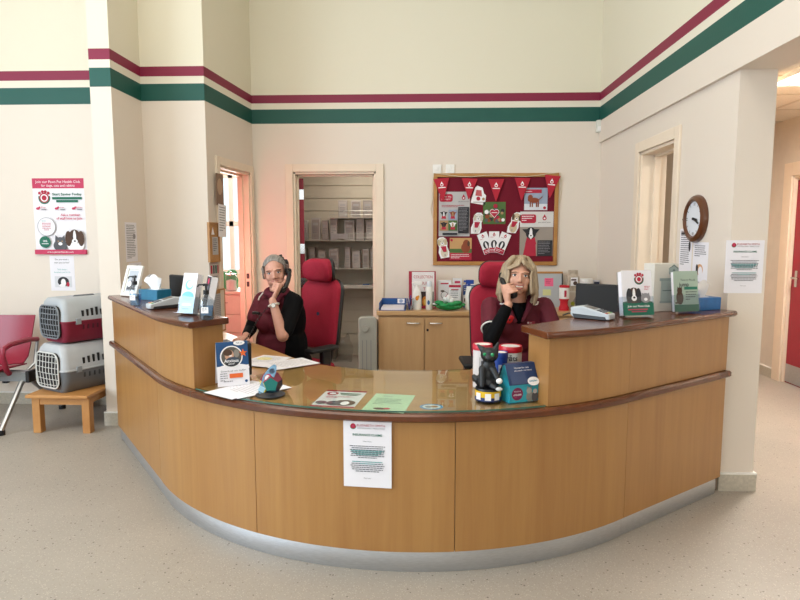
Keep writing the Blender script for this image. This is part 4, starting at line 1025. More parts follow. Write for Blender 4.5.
# ------------------------------------------------------------------ red beam seat at the left edge
M_RSEAT = mk('#8f1733', .32, var=.03); M_TUBE = mk('#a9abad', .3, .8)
t = thing('beam_seat', 'dark red plastic waiting seat on a grey steel beam at the left edge', 'chair', (-3.42, 4.53, 0))
def shellpts(prof, w0, w1, mb, th=.012):
    n = len(prof); vs = []
    for off in (0, th):
        for i, (y, z) in enumerate(prof):
            a = Vector(prof[max(0, i-1)]); b = Vector(prof[min(n-1, i+1)]); d = (b-a).normalized(); nn = Vector((-d.y, d.x))
            for k in range(9):
                u = -1+k/4; w = w0+(w1-w0)*i/(n-1); dish = .025*u*u
                vs.append((u*w, y-nn.x*off*1-nn.x*dish*-1, z-nn.y*off+nn.y*dish))
    N = n*9; fs = []
    for i in range(n-1):
        for k in range(8):
            q = (i*9+k, i*9+k+1, (i+1)*9+k+1, (i+1)*9+k); fs.append(q); fs.append(tuple(N+j for j in q[::-1]))
    edge = [k for k in range(9)]+[i*9+8 for i in range(1, n)]+[(n-1)*9+k for k in range(7, -1, -1)]+[i*9 for i in range(n-2, 0, -1)]
    for i in range(len(edge)):
        a, b = edge[i], edge[(i+1) % len(edge)]; fs.append((a, N+a, N+b, b))
    mb.add(vs, fs, M_RSEAT)
mb = MB(); shellpts([(-.25, .43), (-.235, .447), (-.15, .45), (0, .44), (.12, .435)], .24, .225, mb); obj('seat', mb, t)
mb = MB(); shellpts([(.1, .45), (.16, .5), (.2, .6), (.235, .72), (.26, .8), (.265, .83)], .22, .235, mb); obj('backrest', mb, t)
for s in (-1, 1):
    a = MB(); x = s*.27
    a.tube([(x, .2, .64), (x, .1, .655), (x, -.12, .652), (x, -.2, .63), (x, -.215, .58), (x, -.18, .46), (x*.96, -.14, .43)], .02, M_RSEAT, 10); obj('armrest', a, t)
    a = MB(); a.tube([(x, .2, .64), (x, .15, .45), (x*.9, .08, .4)], .013, M_TUBE); obj('armrest_support', a, t)
obj('beam', MB().box(-.75, .33, -.06, .04, .35, .42, mk('#8f969c', .35)), t)
obj('beam_end', MB().box(.33, .36, -.065, .045, .34, .43, M_BLACK), t, bevel=.005)
obj('leg', MB().tube([(.3, -.02, .36), (.3, -.07, .34), (.28, -.3, .03)], .02, M_TUBE), t)
obj('leg', MB().tube([(.3, .0, .36), (.3, .05, .34), (.32, .4, .03)], .02, M_TUBE), t)
obj('leg', MB().tube([(-.72, -.02, .36), (-.72, -.07, .34), (-.72, -.3, .03)], .02, M_TUBE), t)
obj('leg', MB().tube([(-.72, .0, .36), (-.72, .05, .34), (-.72, .4, .03)], .02, M_TUBE), t)
for x, y in ((.28, -.3), (.32, .4), (-.72, -.3), (-.72, .4)): obj('foot', MB().cyl((x, y, 0), (x, y, .035), .028, M_BLACK), t)
t = thing('wall_pipe', 'small white pipe with black valve low on the alcove wall', 'pipe', (-3.7, 5.035, .22))
obj('pipe', MB().tube([(-1, 0, 0), (.1, 0, 0)], .011, M_WHITE), t); obj('valve', MB().box(.02, .06, -.02, .02, -.025, .03, M_BLACK).box(-.2, -.17, -.018, .0194, -.02, .02, M_BLACK), t)
#%%
# ------------------------------------------------------------------ things on the left upstand
SZ = 1.0652
def sanitizer(label, loc, rotz):
    t = thing('sanitizer_bottle', label, 'pump bottle', loc, rotz)
    q = Matrix.Diagonal((1, .72, 1, 1))
    obj('bottle', MB().lathe([(0, 0), (.033, 0), (.036, .008), (.036, .085), (.03, .105), (.015, .118), (.013, .128), (0, .128)], M_CLEAR, 24, q), t)
    obj('gel', MB().lathe([(0, .004), (.032, .004), (.033, .01), (.033, .07), (0, .07)], glassy('clear_gel', (.55, .74, .92), .05, 1.35), 24, q), t)
    obj('pump', MB().cyl((0, 0, .125), (0, 0, .146), .014, M_BLACK).cyl((0, 0, .146), (0, 0, .168), .005, M_BLACK).box(-.012, .01, -.009, .009, .166, .178, M_BLACK).tube([(-.01, 0, .173), (-.035, 0, .172), (-.042, 0, .162)], .004, M_BLACK), t)
    S = Sheet(.036, .03, K_WHITE); S.lines(-.013, .013, .022, 3, .006, K_GREY, seed=80); obj('bottle_label', S, t, M=mat3((1, 0, 0), (0, 0, 1), (0, -1, 0), (0, -.0275, .035)))
    return t
sanitizer('clear hand sanitizer pump bottle between photo frame and blue tissue box', (-1.70, 3.47, SZ), R(-10))
sanitizer('clear hand sanitizer pump bottle at the free end of the left upstand', (-1.062, 2.89, SZ), R(0))
def photo_frame():
    t = thing('photo_frame', 'white photo frame with a grey animal picture at the far left of the upstand', 'photo frame', M=leanM((-2.0, 3.98, SZ+.006), R(-28), R(18)))
    w, h, b = .165, .215, .024
    obj('frame', MB().box(-w/2, w/2, 0, b, -.014, .004, M_WHITE).box(-w/2, w/2, h-b, h, -.014, .004, M_WHITE).box(-w/2, -w/2+b, b, h-b, -.014, .004, M_WHITE).box(w/2-b, w/2, b, h-b, -.014, .004, M_WHITE).box(-w/2+b, w/2-b, b, h-b, -.012, -.006, M_WHITE), t, bevel=.003)
    S = Sheet(w-.07, h-.07, ink('#b6bcc6')); S.z = .0005
    S.poly([(-.045, .01), (.045, .01), (.045, .07), (.0, .085), (-.03, .06)], K_DGREY); S.disc(.015, .085, .022, K_GREY, .03); S.disc(-.02, .05, .02, K_WHITE, .02)
    obj('picture', S, t, M=Matrix.Translation((0, .035, -.005)))
    q = Matrix.Rotation(R(-36), 4, 'X')
    obj('strut', MB().box(-.02, .02, .004, .17, -.018, -.014, M_WHITE, Matrix.Translation((0, .16, -.012)) @ Matrix.Rotation(R(32), 4, 'X') @ Matrix.Translation((0, -.175, .012))), t)
photo_frame()
def tissue_box(label, loc, rotz, w, d, h, hexc):
    t = thing('tissue_box', label, 'tissue box', loc, rotz)
    m = mk(hexc, .4, var=.15, vs=20)
    obj('carton', MB().box(-w/2, w/2, -d/2, d/2, 0, h, m), t, bevel=.003)
    obj('opening', MB().prism(rrect(w*.55, d*.4, .02, 4), h, h+.0008, K_WHITE), t)
    mb = MB(); n = 14; vs = []
    for lv, (r, z) in enumerate(((.028, h), (.04, h+.03), (.05, h+.06), (.03, h+.085))):
        for i in range(n):
            a = 2*math.pi*i/n; k = r*(1+.35*math.sin(3*a+lv)); vs.append((k*math.cos(a)*1.25-lv*.008, k*math.sin(a)*.5, z+.012*math.sin(2*a+lv)*(lv > 0)))
    fs = [(l*n+i, l*n+(i+1) % n, (l+1)*n+(i+1) % n, (l+1)*n+i) for l in range(3) for i in range(n)]
    mb.add(vs, fs, mk('#f3f2f4', .8, var=.01)); obj('tissue', mb, t, angle=60)
tissue_box('teal blue tissue box on the left upstand behind the sanitizer', (-1.74, 3.82, SZ), R(-25), .17, .115, .068, '#1f6f92')
tissue_box('bright blue tissue box at the wall end of the right upstand', (1.555, 3.415, SZ), R(24), .2, .11, .07, '#1a6bb0')
def terminal(label, loc, rotz):
    """card reader, nose towards -Y"""
    t = thing('card_terminal', label, 'card reader', loc, rotz)
    q = Matrix.Rotation(R(7), 4, 'X')
    side = [(-.1, .0), (.085, .0), (.1, .012), (.1, .05), (.04, .06), (-.06, .036), (-.1, .026)]
    P = mat3((0, 1, 0), (0, 0, 1), (1, 0, 0), (0, 0, .004))
    obj('body', MB().prism([(a, b) for a, b in side], -.039, .039, mk('#b9bfc4', .35), P), t, bevel=.005)
    obj('base_shell', MB().prism([(-.085, -.003), (.08, -.003), (.09, .02), (-.08, .014)], -.041, .041, M_BLACK, P), t, bevel=.003)
    T = lambda y: .004+.036+(y+.06)*.24
    obj('screen', MB().add([(-.03, -.02, T(-.02)+.001), (.03, -.02, T(-.02)+.001), (.03, .035, T(.035)+.001), (-.03, .035, T(.035)+.001)], [(0, 1, 2, 3)], mk('#474d52', .15)), t)
    for i, c in enumerate((mk('#b3382f', .4), mk('#c8a83a', .4), mk('#3d8c4c', .4))):
        x = -.026+.026*i; z0 = .004+.0265
        obj('key', MB().box(x-.009, x+.009, -.086, -.074, z0-.004, z0+.0065, c), t, bevel=.001)
    for r in range(3):
        for c_ in range(3):
            y = -.066+.014*r; z0 = T(y); obj('key', MB().box(-.026+.026*c_-.009, -.026+.026*c_+.009, y-.004, y+.004, z0-.006, z0+.003, K_DGREY), t)
    cd = MB(); cd.tube([(0, .1, .02), (0, .125, .018), (-.02, .15, .006)], .004, M_BLACK); obj('cable', cd, t)
terminal('grey card terminal beside the leaflet stand on the left upstand', (-1.47, 3.36, SZ), R(-48))
terminal('grey card terminal with coloured keys on the right upstand', (.845, 3.0, SZ), R(52))
def monitor(label, loc, rotz, w, h, zc, logo=False):
    t = thing('computer_monitor', label, 'monitor', loc, rotz)   # its back faces -Y
    obj('back_cover', MB().box(-w/2, w/2, -.02, .012, zc-h/2, zc+h/2, M_BLACKM), t, bevel=.008)
    obj('screen', MB().box(-w/2+.01, w/2-.01, .0122, .014, zc-h/2+.01, zc+h/2-.01, mk('#1b2430', .1)), t)
    obj('stand', MB().box(-.04, .04, -.012, .008, .01, zc-h/2+.02, M_BLACK).box(-.1, .1, -.08, .08, 0, .012, M_BLACK), t, bevel=.004)
    S = Sheet(.001, .001, M_BLACKM)
    if logo:
        S.text('hp', 0, 0, .03, K_BGREY, True); obj('maker_mark', S, t, M=mat3((1, 0, 0), (0, 0, 1), (0, -1, 0), (-.01, -.0205, zc-h/2+.075)))
monitor('black monitor seen from behind, left upstand between card terminal and leaflets', (-1.585, 3.93, DZ), R(-38), .34, .25, .365)
monitor('black monitor seen from behind, on the right between card terminal and leaflet stand', (1.045, 3.55, DZ), R(-30), .29, .27, .335, True)
def holder(label, loc, yaw, lean, w, h, marks, depth=.035, base=None):
    t = thing('leaflet_holder', label, 'leaflet holder', M=leanM(loc, yaw, lean))
    obj('back_plate', MB().box(-w/2-.004, w/2+.004, 0, h*.98, -depth-.003, -depth, M_CLEAR), t)
    obj('pocket', MB().box(-w/2-.004, w/2+.004, .0, h*.42, .0025, .005, M_CLEAR).box(-w/2-.005, -w/2-.003, 0, h*.42, -depth, .005, M_CLEAR).box(w/2+.003, w/2+.005, 0, h*.42, -depth, .005, M_CLEAR).box(-w/2-.004, w/2+.004, -.003, 0, -depth, .03, M_CLEAR), t)
    obj('leaflet_stack', MB().box(-w/2, w/2, .001, h*.985, -depth+.002, -.001, M_PAPER), t)
    S = Sheet(w, h, M_PAPER if base is None else base); marks(S, w, h); obj('front_leaflet', S, t, M=Matrix.Translation((0, .001, .0003)))
    return t
def mk_blue(S, w, h):
    S.rect(-w/2, w/2, 0, h*.4, ink('#9fd3e8')); S.disc(0, h*.42, w*.42, ink('#7cc5e2'), h*.12); S.disc(0, h*.7, w*.28, ink('#8ad0e0')); S.disc(.005, h*.72, w*.2, M_PAPER); S.rect(-w*.3, w*.3, h*.18, h*.24, K_WHITE); S.rect(-w*.3, w*.2, h*.09, h*.12, ink('#5d8fc0'))
holder('pale blue and white leaflet holder on the left upstand', (-1.235, 3.055, SZ+.010), R(-22), R(14), .095, .212, mk_blue)
def mk_dk(S, w, h):
    S.rect(-w/2, w/2, h*.02, h*.98, K_BLACK); S.rect(-w*.3, w*.3, h*.6, h*.8, K_DGREY); S.disc(0, h*.85, w*.2, K_PINK)
holder('narrow holder of dark-faced leaflets behind the end sanitizer on the left upstand', (-1.13, 3.02, SZ+.010), R(-58), R(12), .09, .2, mk_dk)
def mk_paws(S, w, h):
    S.rect(-w/2, w/2, 0, h*.3, K_GREEN); S.disc(0, h*.28, w*.5, K_GREEN, h*.05, a0=0, a1=180)
    emblem(S, .012, h*.8, .027)
    S.disc(-.022, h*.42, .035, K_BROWN, .045); S.disc(-.048, h*.42, .017, K_BLACK, .042); S.disc(.004, h*.42, .016, K_BLACK, .042); S.disc(-.022, h*.47, .008, K_WHITE, .03); S.disc(-.022, h*.38, .015, K_WHITE, .014); S.disc(-.022, h*.395, .007, K_BLACK, .005)
    S.disc(.042, h*.38, .027, K_GREY, .025); S.poly([(.018, h*.41), (.022, h*.5), (.04, h*.44)], K_GREY); S.poly([(.064, h*.41), (.062, h*.5), (.045, h*.44)], K_GREY); S.disc(.042, h*.35, .01, K_WHITE, .008)
    S.rect(-w/2, w/2, 0, h*.27, K_GREEN); S.text('Join our Paws Club', .0, h*.2, .014, K_WHITE, True, width=w*.74); S.rect(-w*.36, w*.3, h*.115, h*.14, K_PINK); S.rect(-w*.25, w*.25, h*.07, h*.09, K_PINK)
    S.lines(.035, .07, h*.63, 3, .008, K_PINK, seed=83)
holder('leaflet holder with a spaniel, a cat and a green band, on the right upstand', (1.09, 3.055, SZ+.010), R(14), R(9), .168, .228, mk_paws)
# white box behind and sage leaflets in front (cat tree picture)
t = thing('display_box', 'tall white card box with a bird-house and cat tree drawing, right upstand', 'box', (1.305, 3.345, SZ), R(16))
obj('carton', MB().box(-.075, .075, -.045, .045, 0, .262, mk('#d9d4cb', .6, var=.02)), t, bevel=.002)
S = Sheet(.145, .255, mk('#d6d2c8', .6, var=.02)); c1, c2 = ink('#9aa7a4'), ink('#6f7d7b')
S.rect(-.03, .055, .05, .17, ink('#aab6b2')); S.rect(-.04, .065, .165, .18, c1); S.rect(-.02, .045, .11, .115, c2); S.rect(-.035, .06, .045, .055, c1)
S.poly([(.015, .2), (.075, .2), (.075, .235), (.045, .262-.012), (.015, .235)], c1); S.poly([(.008, .228), (.045, .254), (.072, .235), (.072, .228), (.045, .246)], c2); S.disc(.045, .22, .008, c2)
obj('printed_front', S, t, M=mat3((1, 0, 0), (0, 0, 1), (0, -1, 0), (0, -.0458, .003)))
def mk_jump(S, w, h):
    S.rect(-w/2, w/2, 0, h*.17, ink('#2f6f55')); S.text('Time to flea &', .012, h*.78, .015, K_BLACK, width=w*.6); S.text('jump', -.012, h*.665, .03, K_BLACK, True, width=w*.4)
    S.rect(-.012, w*.46, h*.54, h*.61, ink('#2f7a66')); S.lines(-.005, w*.45, h*.47, 4, .013, K_DGREY, seed=84)
    S.disc(-w*.28, h*.34, .022, K_BROWN, .036); S.disc(-w*.28, h*.52, .016, K_BROWN); S.poly([(-w*.28-.015, h*.53), (-w*.28-.012, h*.62), (-w*.28-.002, h*.57)], K_BROWN); S.poly([(-w*.28+.015, h*.53), (-w*.28+.012, h*.62), (-w*.28+.002, h*.57)], K_BROWN); S.rect(-w*.48, -w*.3, h*.2, h*.235, K_BROWN)
holder('sage green cat leaflet in a clear holder in front of the white display box', (1.405, 3.225, SZ+.010), R(16), R(8), .15, .215, mk_jump, .02, ink('#a9bcae'))

# ------------------------------------------------------------------ things under and on the glass
S = Sheet(.2, .29, M_PAPER, th=.0004); S.rect(-.1, .1, .265, .29, K_RED); S.rect(-.1, .1, 0, .018, K_RED); S.disc(-.055, .225, .028, K_RED); S.disc(-.055, .225, .016, K_WHITE); S.rect(-.02, .08, .222, .236, K_GREEN); S.rect(-.01, .07, .2, .21, K_GREEN)
S.disc(.04, .07, .05, K_BROWN, .045); S.disc(-.005, .06, .035, K_DGREY, .035); S.disc(.045, .06, .02, K_WHITE, .03); S.disc(-.065, .06, .025, K_DGREY); S.lines(-.07, .08, .16, 2, .016, K_PINK, seed=90)
tag(obj('flyer', S, M=flatM((-.40, 2.562, .7257), R(-7))), 'white and red pet flyer under the glass, left of the green sheet', 'flyer')
S = Sheet(.19, .295, ink('#bfe0bd'), th=.0004); S.lines(-.05, .06, .25, 1, .018, K_GREY, seed=91); S.lines(-.07, .06, .205, 5, .022, K_GREEN, seed=92, hgt=.25); S.disc(-.02, .045, .03, K_BROWN, .016); S.disc(.01, .05, .015, K_RED, .012)
tag(obj('flyer', S, M=flatM((-.173, 2.497, .7257), R(-9))), 'pale green printed sheet lying under the counter glass', 'flyer')
S = Sheet(.01, .01, K_WHITE, th=.0004); S.v = []; S.f = []; S.m = []; S.mats = []
S.prism([(.052*math.cos(R(15*k)), .045*math.sin(R(15*k))) for k in range(24)], -.0004, 0, ink('#4f94c4')); S.disc(0, 0, .04, ink('#d9e0e4'), .032); S.disc(.012, .002, .018, K_TAN, .014); S.disc(-.015, -.004, .014, K_GREY, .016)
tag(obj('round_sticker', S, M=flatM((.04, 2.585, .7257), 0)), 'blue-rimmed oval pet sticker under the glass, right of the green sheet', 'sticker')

def sheetpaper(label, loc, yaw, marks=None, w=.21, h=.297, mat=None):
    S = Sheet(w, h, mat or M_PAPER, th=.0006)
    if marks: marks(S)
    return tag(obj('paper_sheet', S, M=flatM(loc, yaw)), label, 'paper')
ln = lambda S: S.lines(-.08, .08, .26, 12, .018, K_GREY, seed=95, hgt=.2)
c0 = Vector((-.955, 2.70, GZ+.0008))
sheetpaper('white printed sheet lowest under the tent card at the left of the glass', c0, R(-34), ln)
sheetpaper('white printed sheet turned a little, on top under the tent card', c0+Vector((.035, .02, .0010)), R(-43), ln)
sheetpaper('white sheet on the desk in front of the dark-haired woman, with a yellow patch', (-1.0, 3.36, GZ+.0008), R(-20), lambda S: (S.disc(-.03, .2, .05, ink('#f3eaa6'), .04), S.lines(-.08, .08, .26, 9, .02, K_GREY, seed=96, hgt=.2)))
sheetpaper('white sheet overlapping at the inner edge of the desk near the woman on the left', (-.89, 3.32, GZ+.0018), R(-48), ln)
# tent card
t = thing('tent_card', 'blue and white tent card with an orange star and a photo of a person', 'tent card', (-.955, 2.925, GZ+.0027), R(27))
w, h = .155, .215; dpt = .045
obj('card_fold', MB().prism([(-dpt, 0), (-dpt+.002, 0), (0, h-.004), (dpt-.002, 0), (dpt, 0), (.0, h)], -w/2, w/2, M_PAPER, mat3((0, 1, 0), (0, 0, 1), (1, 0, 0), (0, 0, 0))), t)
S = Sheet(w, h*1.02, M_PAPER, th=.0003); B_ = ink('#1d4a7c')
S.rect(-w/2, w/2, h*.46, h*1.02, B_); S.disc(0, h*.4, w*.52, M_PAPER, h*.1); S.rect(-w/2, w/2, 0, h*.4, M_PAPER)
S.disc(-.005, h*.67, .055, K_WHITE, n=32); S.disc(-.005, h*.67, .049, ink('#5a544e'), n=32); S.disc(-.015, h*.71, .022, ink('#c99a80'), .028); S.disc(-.022, h*.77, .022, K_BROWN, .016); S.disc(.02, h*.74, .014, ink('#8a837c'), .02); S.disc(.0, h*.57, .035, ink('#3f4a5c'), .02); S.disc(-.009, h*.69, .008, K_WHITE, .003)
S.text('Anxious', -.006, h*.575, .022, K_WHITE, True, width=.07); S.disc(-.005, h*.5, .03, K_BLACK, .01); S.text('pets?', -.006, h*.51, .013, K_WHITE, width=.03)
st = [(.052+(.021 if k % 2 == 0 else .009)*math.cos(R(90+36*k)), h*.74+(.021 if k % 2 == 0 else .009)*math.sin(R(90+36*k))) for k in range(10)]; S.poly(st, ink('#e0662a'))
S.disc(.035, h*.98, .028, K_WHITE, .012); S.text('Ask us', .035, h*.98, .011, B_)
S.text('Download our leaflet', 0, h*.345, .012, K_DGREY, width=w*.78); S.rect(-.02, .045, h*.18, h*.28, ink('#e0662a')); S.lines(-.065, -.025, h*.28, 4, .011, K_GREY, seed=97); S.disc(.06, h*.09, .007, B_); S.lines(-.05, .04, h*.1, 1, .012, K_GREY, seed=98)
obj('printed_front', S, t, M=leanM((0, -dpt-.0008, 0), 0, math.atan2(dpt, h)))
t = thing('speaker_box', 'small black upright box behind the blue tent card', 'speaker', (-.985, 3.135, GZ), R(24))
obj('cabinet', MB().box(-.06, .06, -.05, .05, .004, .175, M_BLACKM), t, bevel=.006); obj('side_slot', MB().box(.0601, .0612, -.008, .008, .1, .145, mk('#3a3b40', .4)), t); obj('foot', MB().box(-.05, .05, -.04, .04, 0, .004, M_BLACK), t)
# pet toy of coloured facets on a round mat
tag(obj('round_mat', MB().lathe([(.0, 0), (.068, 0), (.069, .0025), (.06, .003), (.055, .0022), (0, .0022)], mk('#3a3c42', .6), 40), loc=(-.715, 2.735, GZ)), 'dark round rubber mat under the coloured faceted ball', 'mat')
t = thing('faceted_ball', 'multicoloured faceted card ball with teal, navy and yellow faces', 'ball', (-.71, 2.735, GZ+.0032), R(12))
bm = bmesh.new()
ph = (1+5**.5)/2
vv = [(x, y, z) for x in (-1, 1) for y in (-1, 1) for z in (-1, 1)]+[(0, y/ph, z*ph) for y in (-1, 1) for z in (-1, 1)]+[(x/ph, y*ph, 0) for x in (-1, 1) for y in (-1, 1)]+[(x*ph, 0, z/ph) for x in (-1, 1) for z in (-1, 1)]
for v in vv: bm.verts.new(v)
bmesh.ops.convex_hull(bm, input=bm.verts); bmesh.ops.dissolve_limit(bm, angle_limit=R(2), verts=bm.verts, edges=bm.edges)
qr = Matrix.Rotation(R(31.72), 4, 'X'); sc_ = .052/ph/1.0
mb = MB(); cs = [mk(c, .4) for c in ('#1f7d78', '#28284c', '#d9c22e', '#69b0d6', '#7a2740', '#2d6a8a')]
bm.verts.ensure_lookup_table(); zmin = min((qr @ v.co).z for v in bm.verts)*sc_
for f in bm.faces:
    nn_ = (qr @ f.calc_center_median()).normalized()
    i = 0 if nn_.y < -.6 else 4 if nn_.z > .7 else 1 if nn_.x > .3 else 2 if (nn_.x < -.3 and nn_.z < 0) else 3 if nn_.x < -.3 else 5
    mb.add([(qr @ v.co)*sc_-Vector((0, 0, zmin)) for v in f.verts], [list(range(len(f.verts)))], cs[i])
bm.free()
obj('facets', mb, t, angle=10)
pts = [(.024*math.cos(R(12*k))*(1.0 if math.sin(R(12*k)) > 0 else .8), .07+.075*math.sin(R(12*k))) for k in range(30)]
S = Sheet(.01, .01, K_WHITE, poly=pts, th=.003); S.v = []; S.f = []; S.m = []; S.mats = []
S.prism(pts, -.003, 0, mk('#6487a0', .12, .3, var=.3, vs=30)); S.disc(0, .075, .016, K_PINK, .02); S.disc(-.004, .075, .01, K_WHITE, .013); S.disc(.004, .08, .005, K_BLACK); S.rect(-.014, .014, .005, .03, ink('#a9d4ea')); S.disc(0, .112, .012, ink('#3f4f66'), .012)
obj('hang_tag', S, t, M=Matrix.Translation((-.05, -.045, .02)) @ Matrix.Rotation(R(80), 4, 'X') @ Matrix.Rotation(R(-30), 4, 'Z'))
# cat figure collecting tin
t = thing('cat_collecting_tin', 'black cat figure with green eyes sitting on a yellow collecting tin', 'collecting box', (.297, 2.675, GZ), R(-14))
obj('tin', MB().lathe([(0, 0), (.05, 0), (.052, .004), (.052, .05), (.05, .056), (0, .056)], M_BLACK, 32), t)
mb = MB(); mb.lathe([(.0525, .022), (.0525, .047)], mk('#e2b81e', .45), 32); mb.lathe([(.0527, .007), (.0527, .022)], mk('#24386f', .45), 32)
for k in (-1, 0.2, 1.3): mb.box(-.012, .012, -.0534, -.0526, .012, .04, K_WHITE, Matrix.Rotation(R(38*k), 4, 'Z'))
obj('label_band', mb, t)
def catp(mb, m):
    mb.ell((0, .008, .075), (.046, .042, .026), m); mb.ell((-.004, .006, .105), (.037, .034, .045), m); mb.ell((0, -.002, .145), (.028, .026, .036), m)
    mb.ell((.004, -.008, .192), (.036, .031, .031), m); mb.ell((.006, -.032, .183), (.016, .012, .012), m)
    for s in (-1, 1): mb.cyl((.004+s*.02, -.004, .205), (.004+s*(.034 if s > 0 else .052), 0, .246 if s > 0 else .232), .017, m, .003, 10)
    mb.cap((.022, -.02, .135), (.045, -.045, .1), .014, .011, m); mb.cap((-.022, -.02, .135), (-.018, -.045, .07), .015, .011, m); mb.cap((.02, -.03, .07), (.04, -.045, .064), .014, .01, m)
    mb.cap((-.03, .01, .07), (-.045, .0, .085), .022, .016, m); mb.tube([(-.03, .04, .07), (-.06, .02, .08), (-.058, -.005, .1)], [.012, .012, .009], m)
t.scale = (1.12, 1.12, 1.1)
obj('cat_figure', blob(catp, .003, mk('#17181c', .5), 'cat', 2), t)
for s in (-1, 1): obj('eye', MB().ell((.004+s*.015, -.034, .198), (.0075, .005, .0075), mk('#1f8a55', .15)), t)
obj('paw', MB().ell((.05, -.05, .096), (.013, .011, .012), M_WHITE), t); obj('paw', MB().ell((.05, -.05, .063), (.014, .012, .008), mk('#c9c9c9', .5)), t)
# house-shaped carton
t = thing('house_carton', 'small turquoise house-shaped carton with navy roof and purple disc', 'box', (.436, 2.70, GZ), R(23))
w, d, e, rd = .15, .1, .083, .165; TQ = mk('#2fa3b8', .4); NV = mk('#1d3763', .4)
P = mat3((0, 1, 0), (0, 0, 1), (1, 0, 0), (0, 0, 0))
obj('walls', MB().prism([(-d/2, 0), (d/2, 0), (d/2, e), (0.01, rd-.002), (-.01, rd-.002), (-d/2, e)], -w/2, w/2, TQ, P), t)
obj('roof', MB().prism([(-d/2-.004, e-.002), (-.012, rd+.001), (.012, rd+.001), (d/2+.004, e-.002), (d/2+.004, e+.001), (.012, rd+.004), (-.012, rd+.004), (-d/2-.004, e+.001)], -w/2-.003, w/2+.003, NV, P), t)
S = Sheet(w*.98, e*.95, TQ, th=.0003); S.disc(-.035, .038, .029, ink('#7a1f4f'), n=28); S.text('Win a prize', -.035, .05, .0085, K_WHITE, width=.035); S.text('£10,000', -.035, .034, .011, K_WHITE, True, width=.04); S.lines(-.05, -.02, .022, 1, .006, K_PINK, seed=3)
S.disc(.03, .022, .02, ink('#8f918c'), .024); S.disc(.025, .05, .014, ink('#a9aaa4')); S.poly([(.013, .055), (.014, .072), (.024, .062)], ink('#8f918c')); S.poly([(.037, .055), (.036, .072), (.028, .062)], ink('#8f918c')); S.disc(.055, .02, .017, K_DGREY, .024); S.disc(.055, .045, .011, K_BGREY)
obj('printed_front', S, t, M=mat3((1, 0, 0), (0, 0, 1), (0, -1, 0), (0, -d/2-.0006, .001)))
a_ = math.atan2(d/2-.008, rd-e)
S = Sheet(w*.9, .09, NV, th=.0002); S.text('Homes for cats', 0, .074, .011, K_WHITE, width=.075); S.text('who need a vet friend', .004, .061, .009, K_WHITE, width=.09); S.disc(.045, .008, .03, K_WHITE, .02); S.text('petplan', .045, .01, .012, ink('#2f8aa8'), True, width=.04)
obj('printed_roof', S, t, M=leanM((0, -d/2-.0068, e+.002), 0, a_))
# tubs behind
def tub2(label, loc, r, h, body, lid, rotz=0, txt=None, cap=None):
    t = thing('plastic_tub', label, 'tub', loc, rotz)
    obj('tub', MB().lathe([(0, 0), (r*.94, 0), (r*.97, .006), (r*.97, h*.88), (0, h*.88)], body, 32), t)
    obj('lid', MB().lathe([(r, h*.87), (r*1.02, h*.885), (r*1.02, h*.96), (r*.97, h), (r*.9, h), (r*.88, h*.985), (0, h*.985)], lid, 32), t)
    mb = MB(); n = 9
    if txt:
        vs, fs = text_geo(txt[0], True); k = txt[1]
        mb.add([((r*.978)*math.sin(v[0]*k/r), -(r*.978)*math.cos(v[0]*k/r), h*.745+v[1]*k) for v in vs], fs, K_BLACK)
        for j in range(5): mb.add([(r*.978*math.sin(a), -r*.978*math.cos(a), z) for z in (h*.58-j*.016, h*.58-j*.016+.005) for a in (-.6, -.3, 0, .3, .6)], [(i, i+1, i+6, i+5) for i in range(4)], K_GREY)
    else:
        mb.add([(r*.976*math.sin(a), -r*.976*math.cos(a), z) for z in (h*.3, h*.72) for a in (-.5, -.25, 0, .25, .5)], [(i, i+1, i+6, i+5) for i in range(4)], K_BGREY)
        mb.add([(r*.98*math.sin(a), -r*.98*math.cos(a), z) for z in (h*.36, h*.64) for a in (-.3, -.1, .1)], [(i, i+1, i+4, i+3) for i in range(2)], K_DGREY)
    obj('label_print', mb, t)
    if cap: obj('lid_disc', MB().lathe([(0, h*.986), (r*.82, h*.986), (r*.82, h*.99), (0, h*.99)], cap, 28), t)
M_TRED = mk('#c0182c', .35)
tub2('red-lidded white tub of treats against the end of the right upstand', (.425, 2.885, GZ), .056, .215, M_WHITE, M_TRED, R(-8), ('grāts', .036), mk('#e0dcdc', .4))
tub2('blue tub with white lid disc between the cat figure and red-lidded tub', (.365, 2.80, GZ), .036, .2, mk('#1c3f8f', .35), mk('#1c3f8f', .35), R(10), None, M_WHITE)
tub2('white and red lidded tub directly behind the black cat figure', (.295, 2.93, GZ), .048, .215, mk('#e0d9d9', .4), mk('#c83244', .4), R(4), None, M_WHITE)
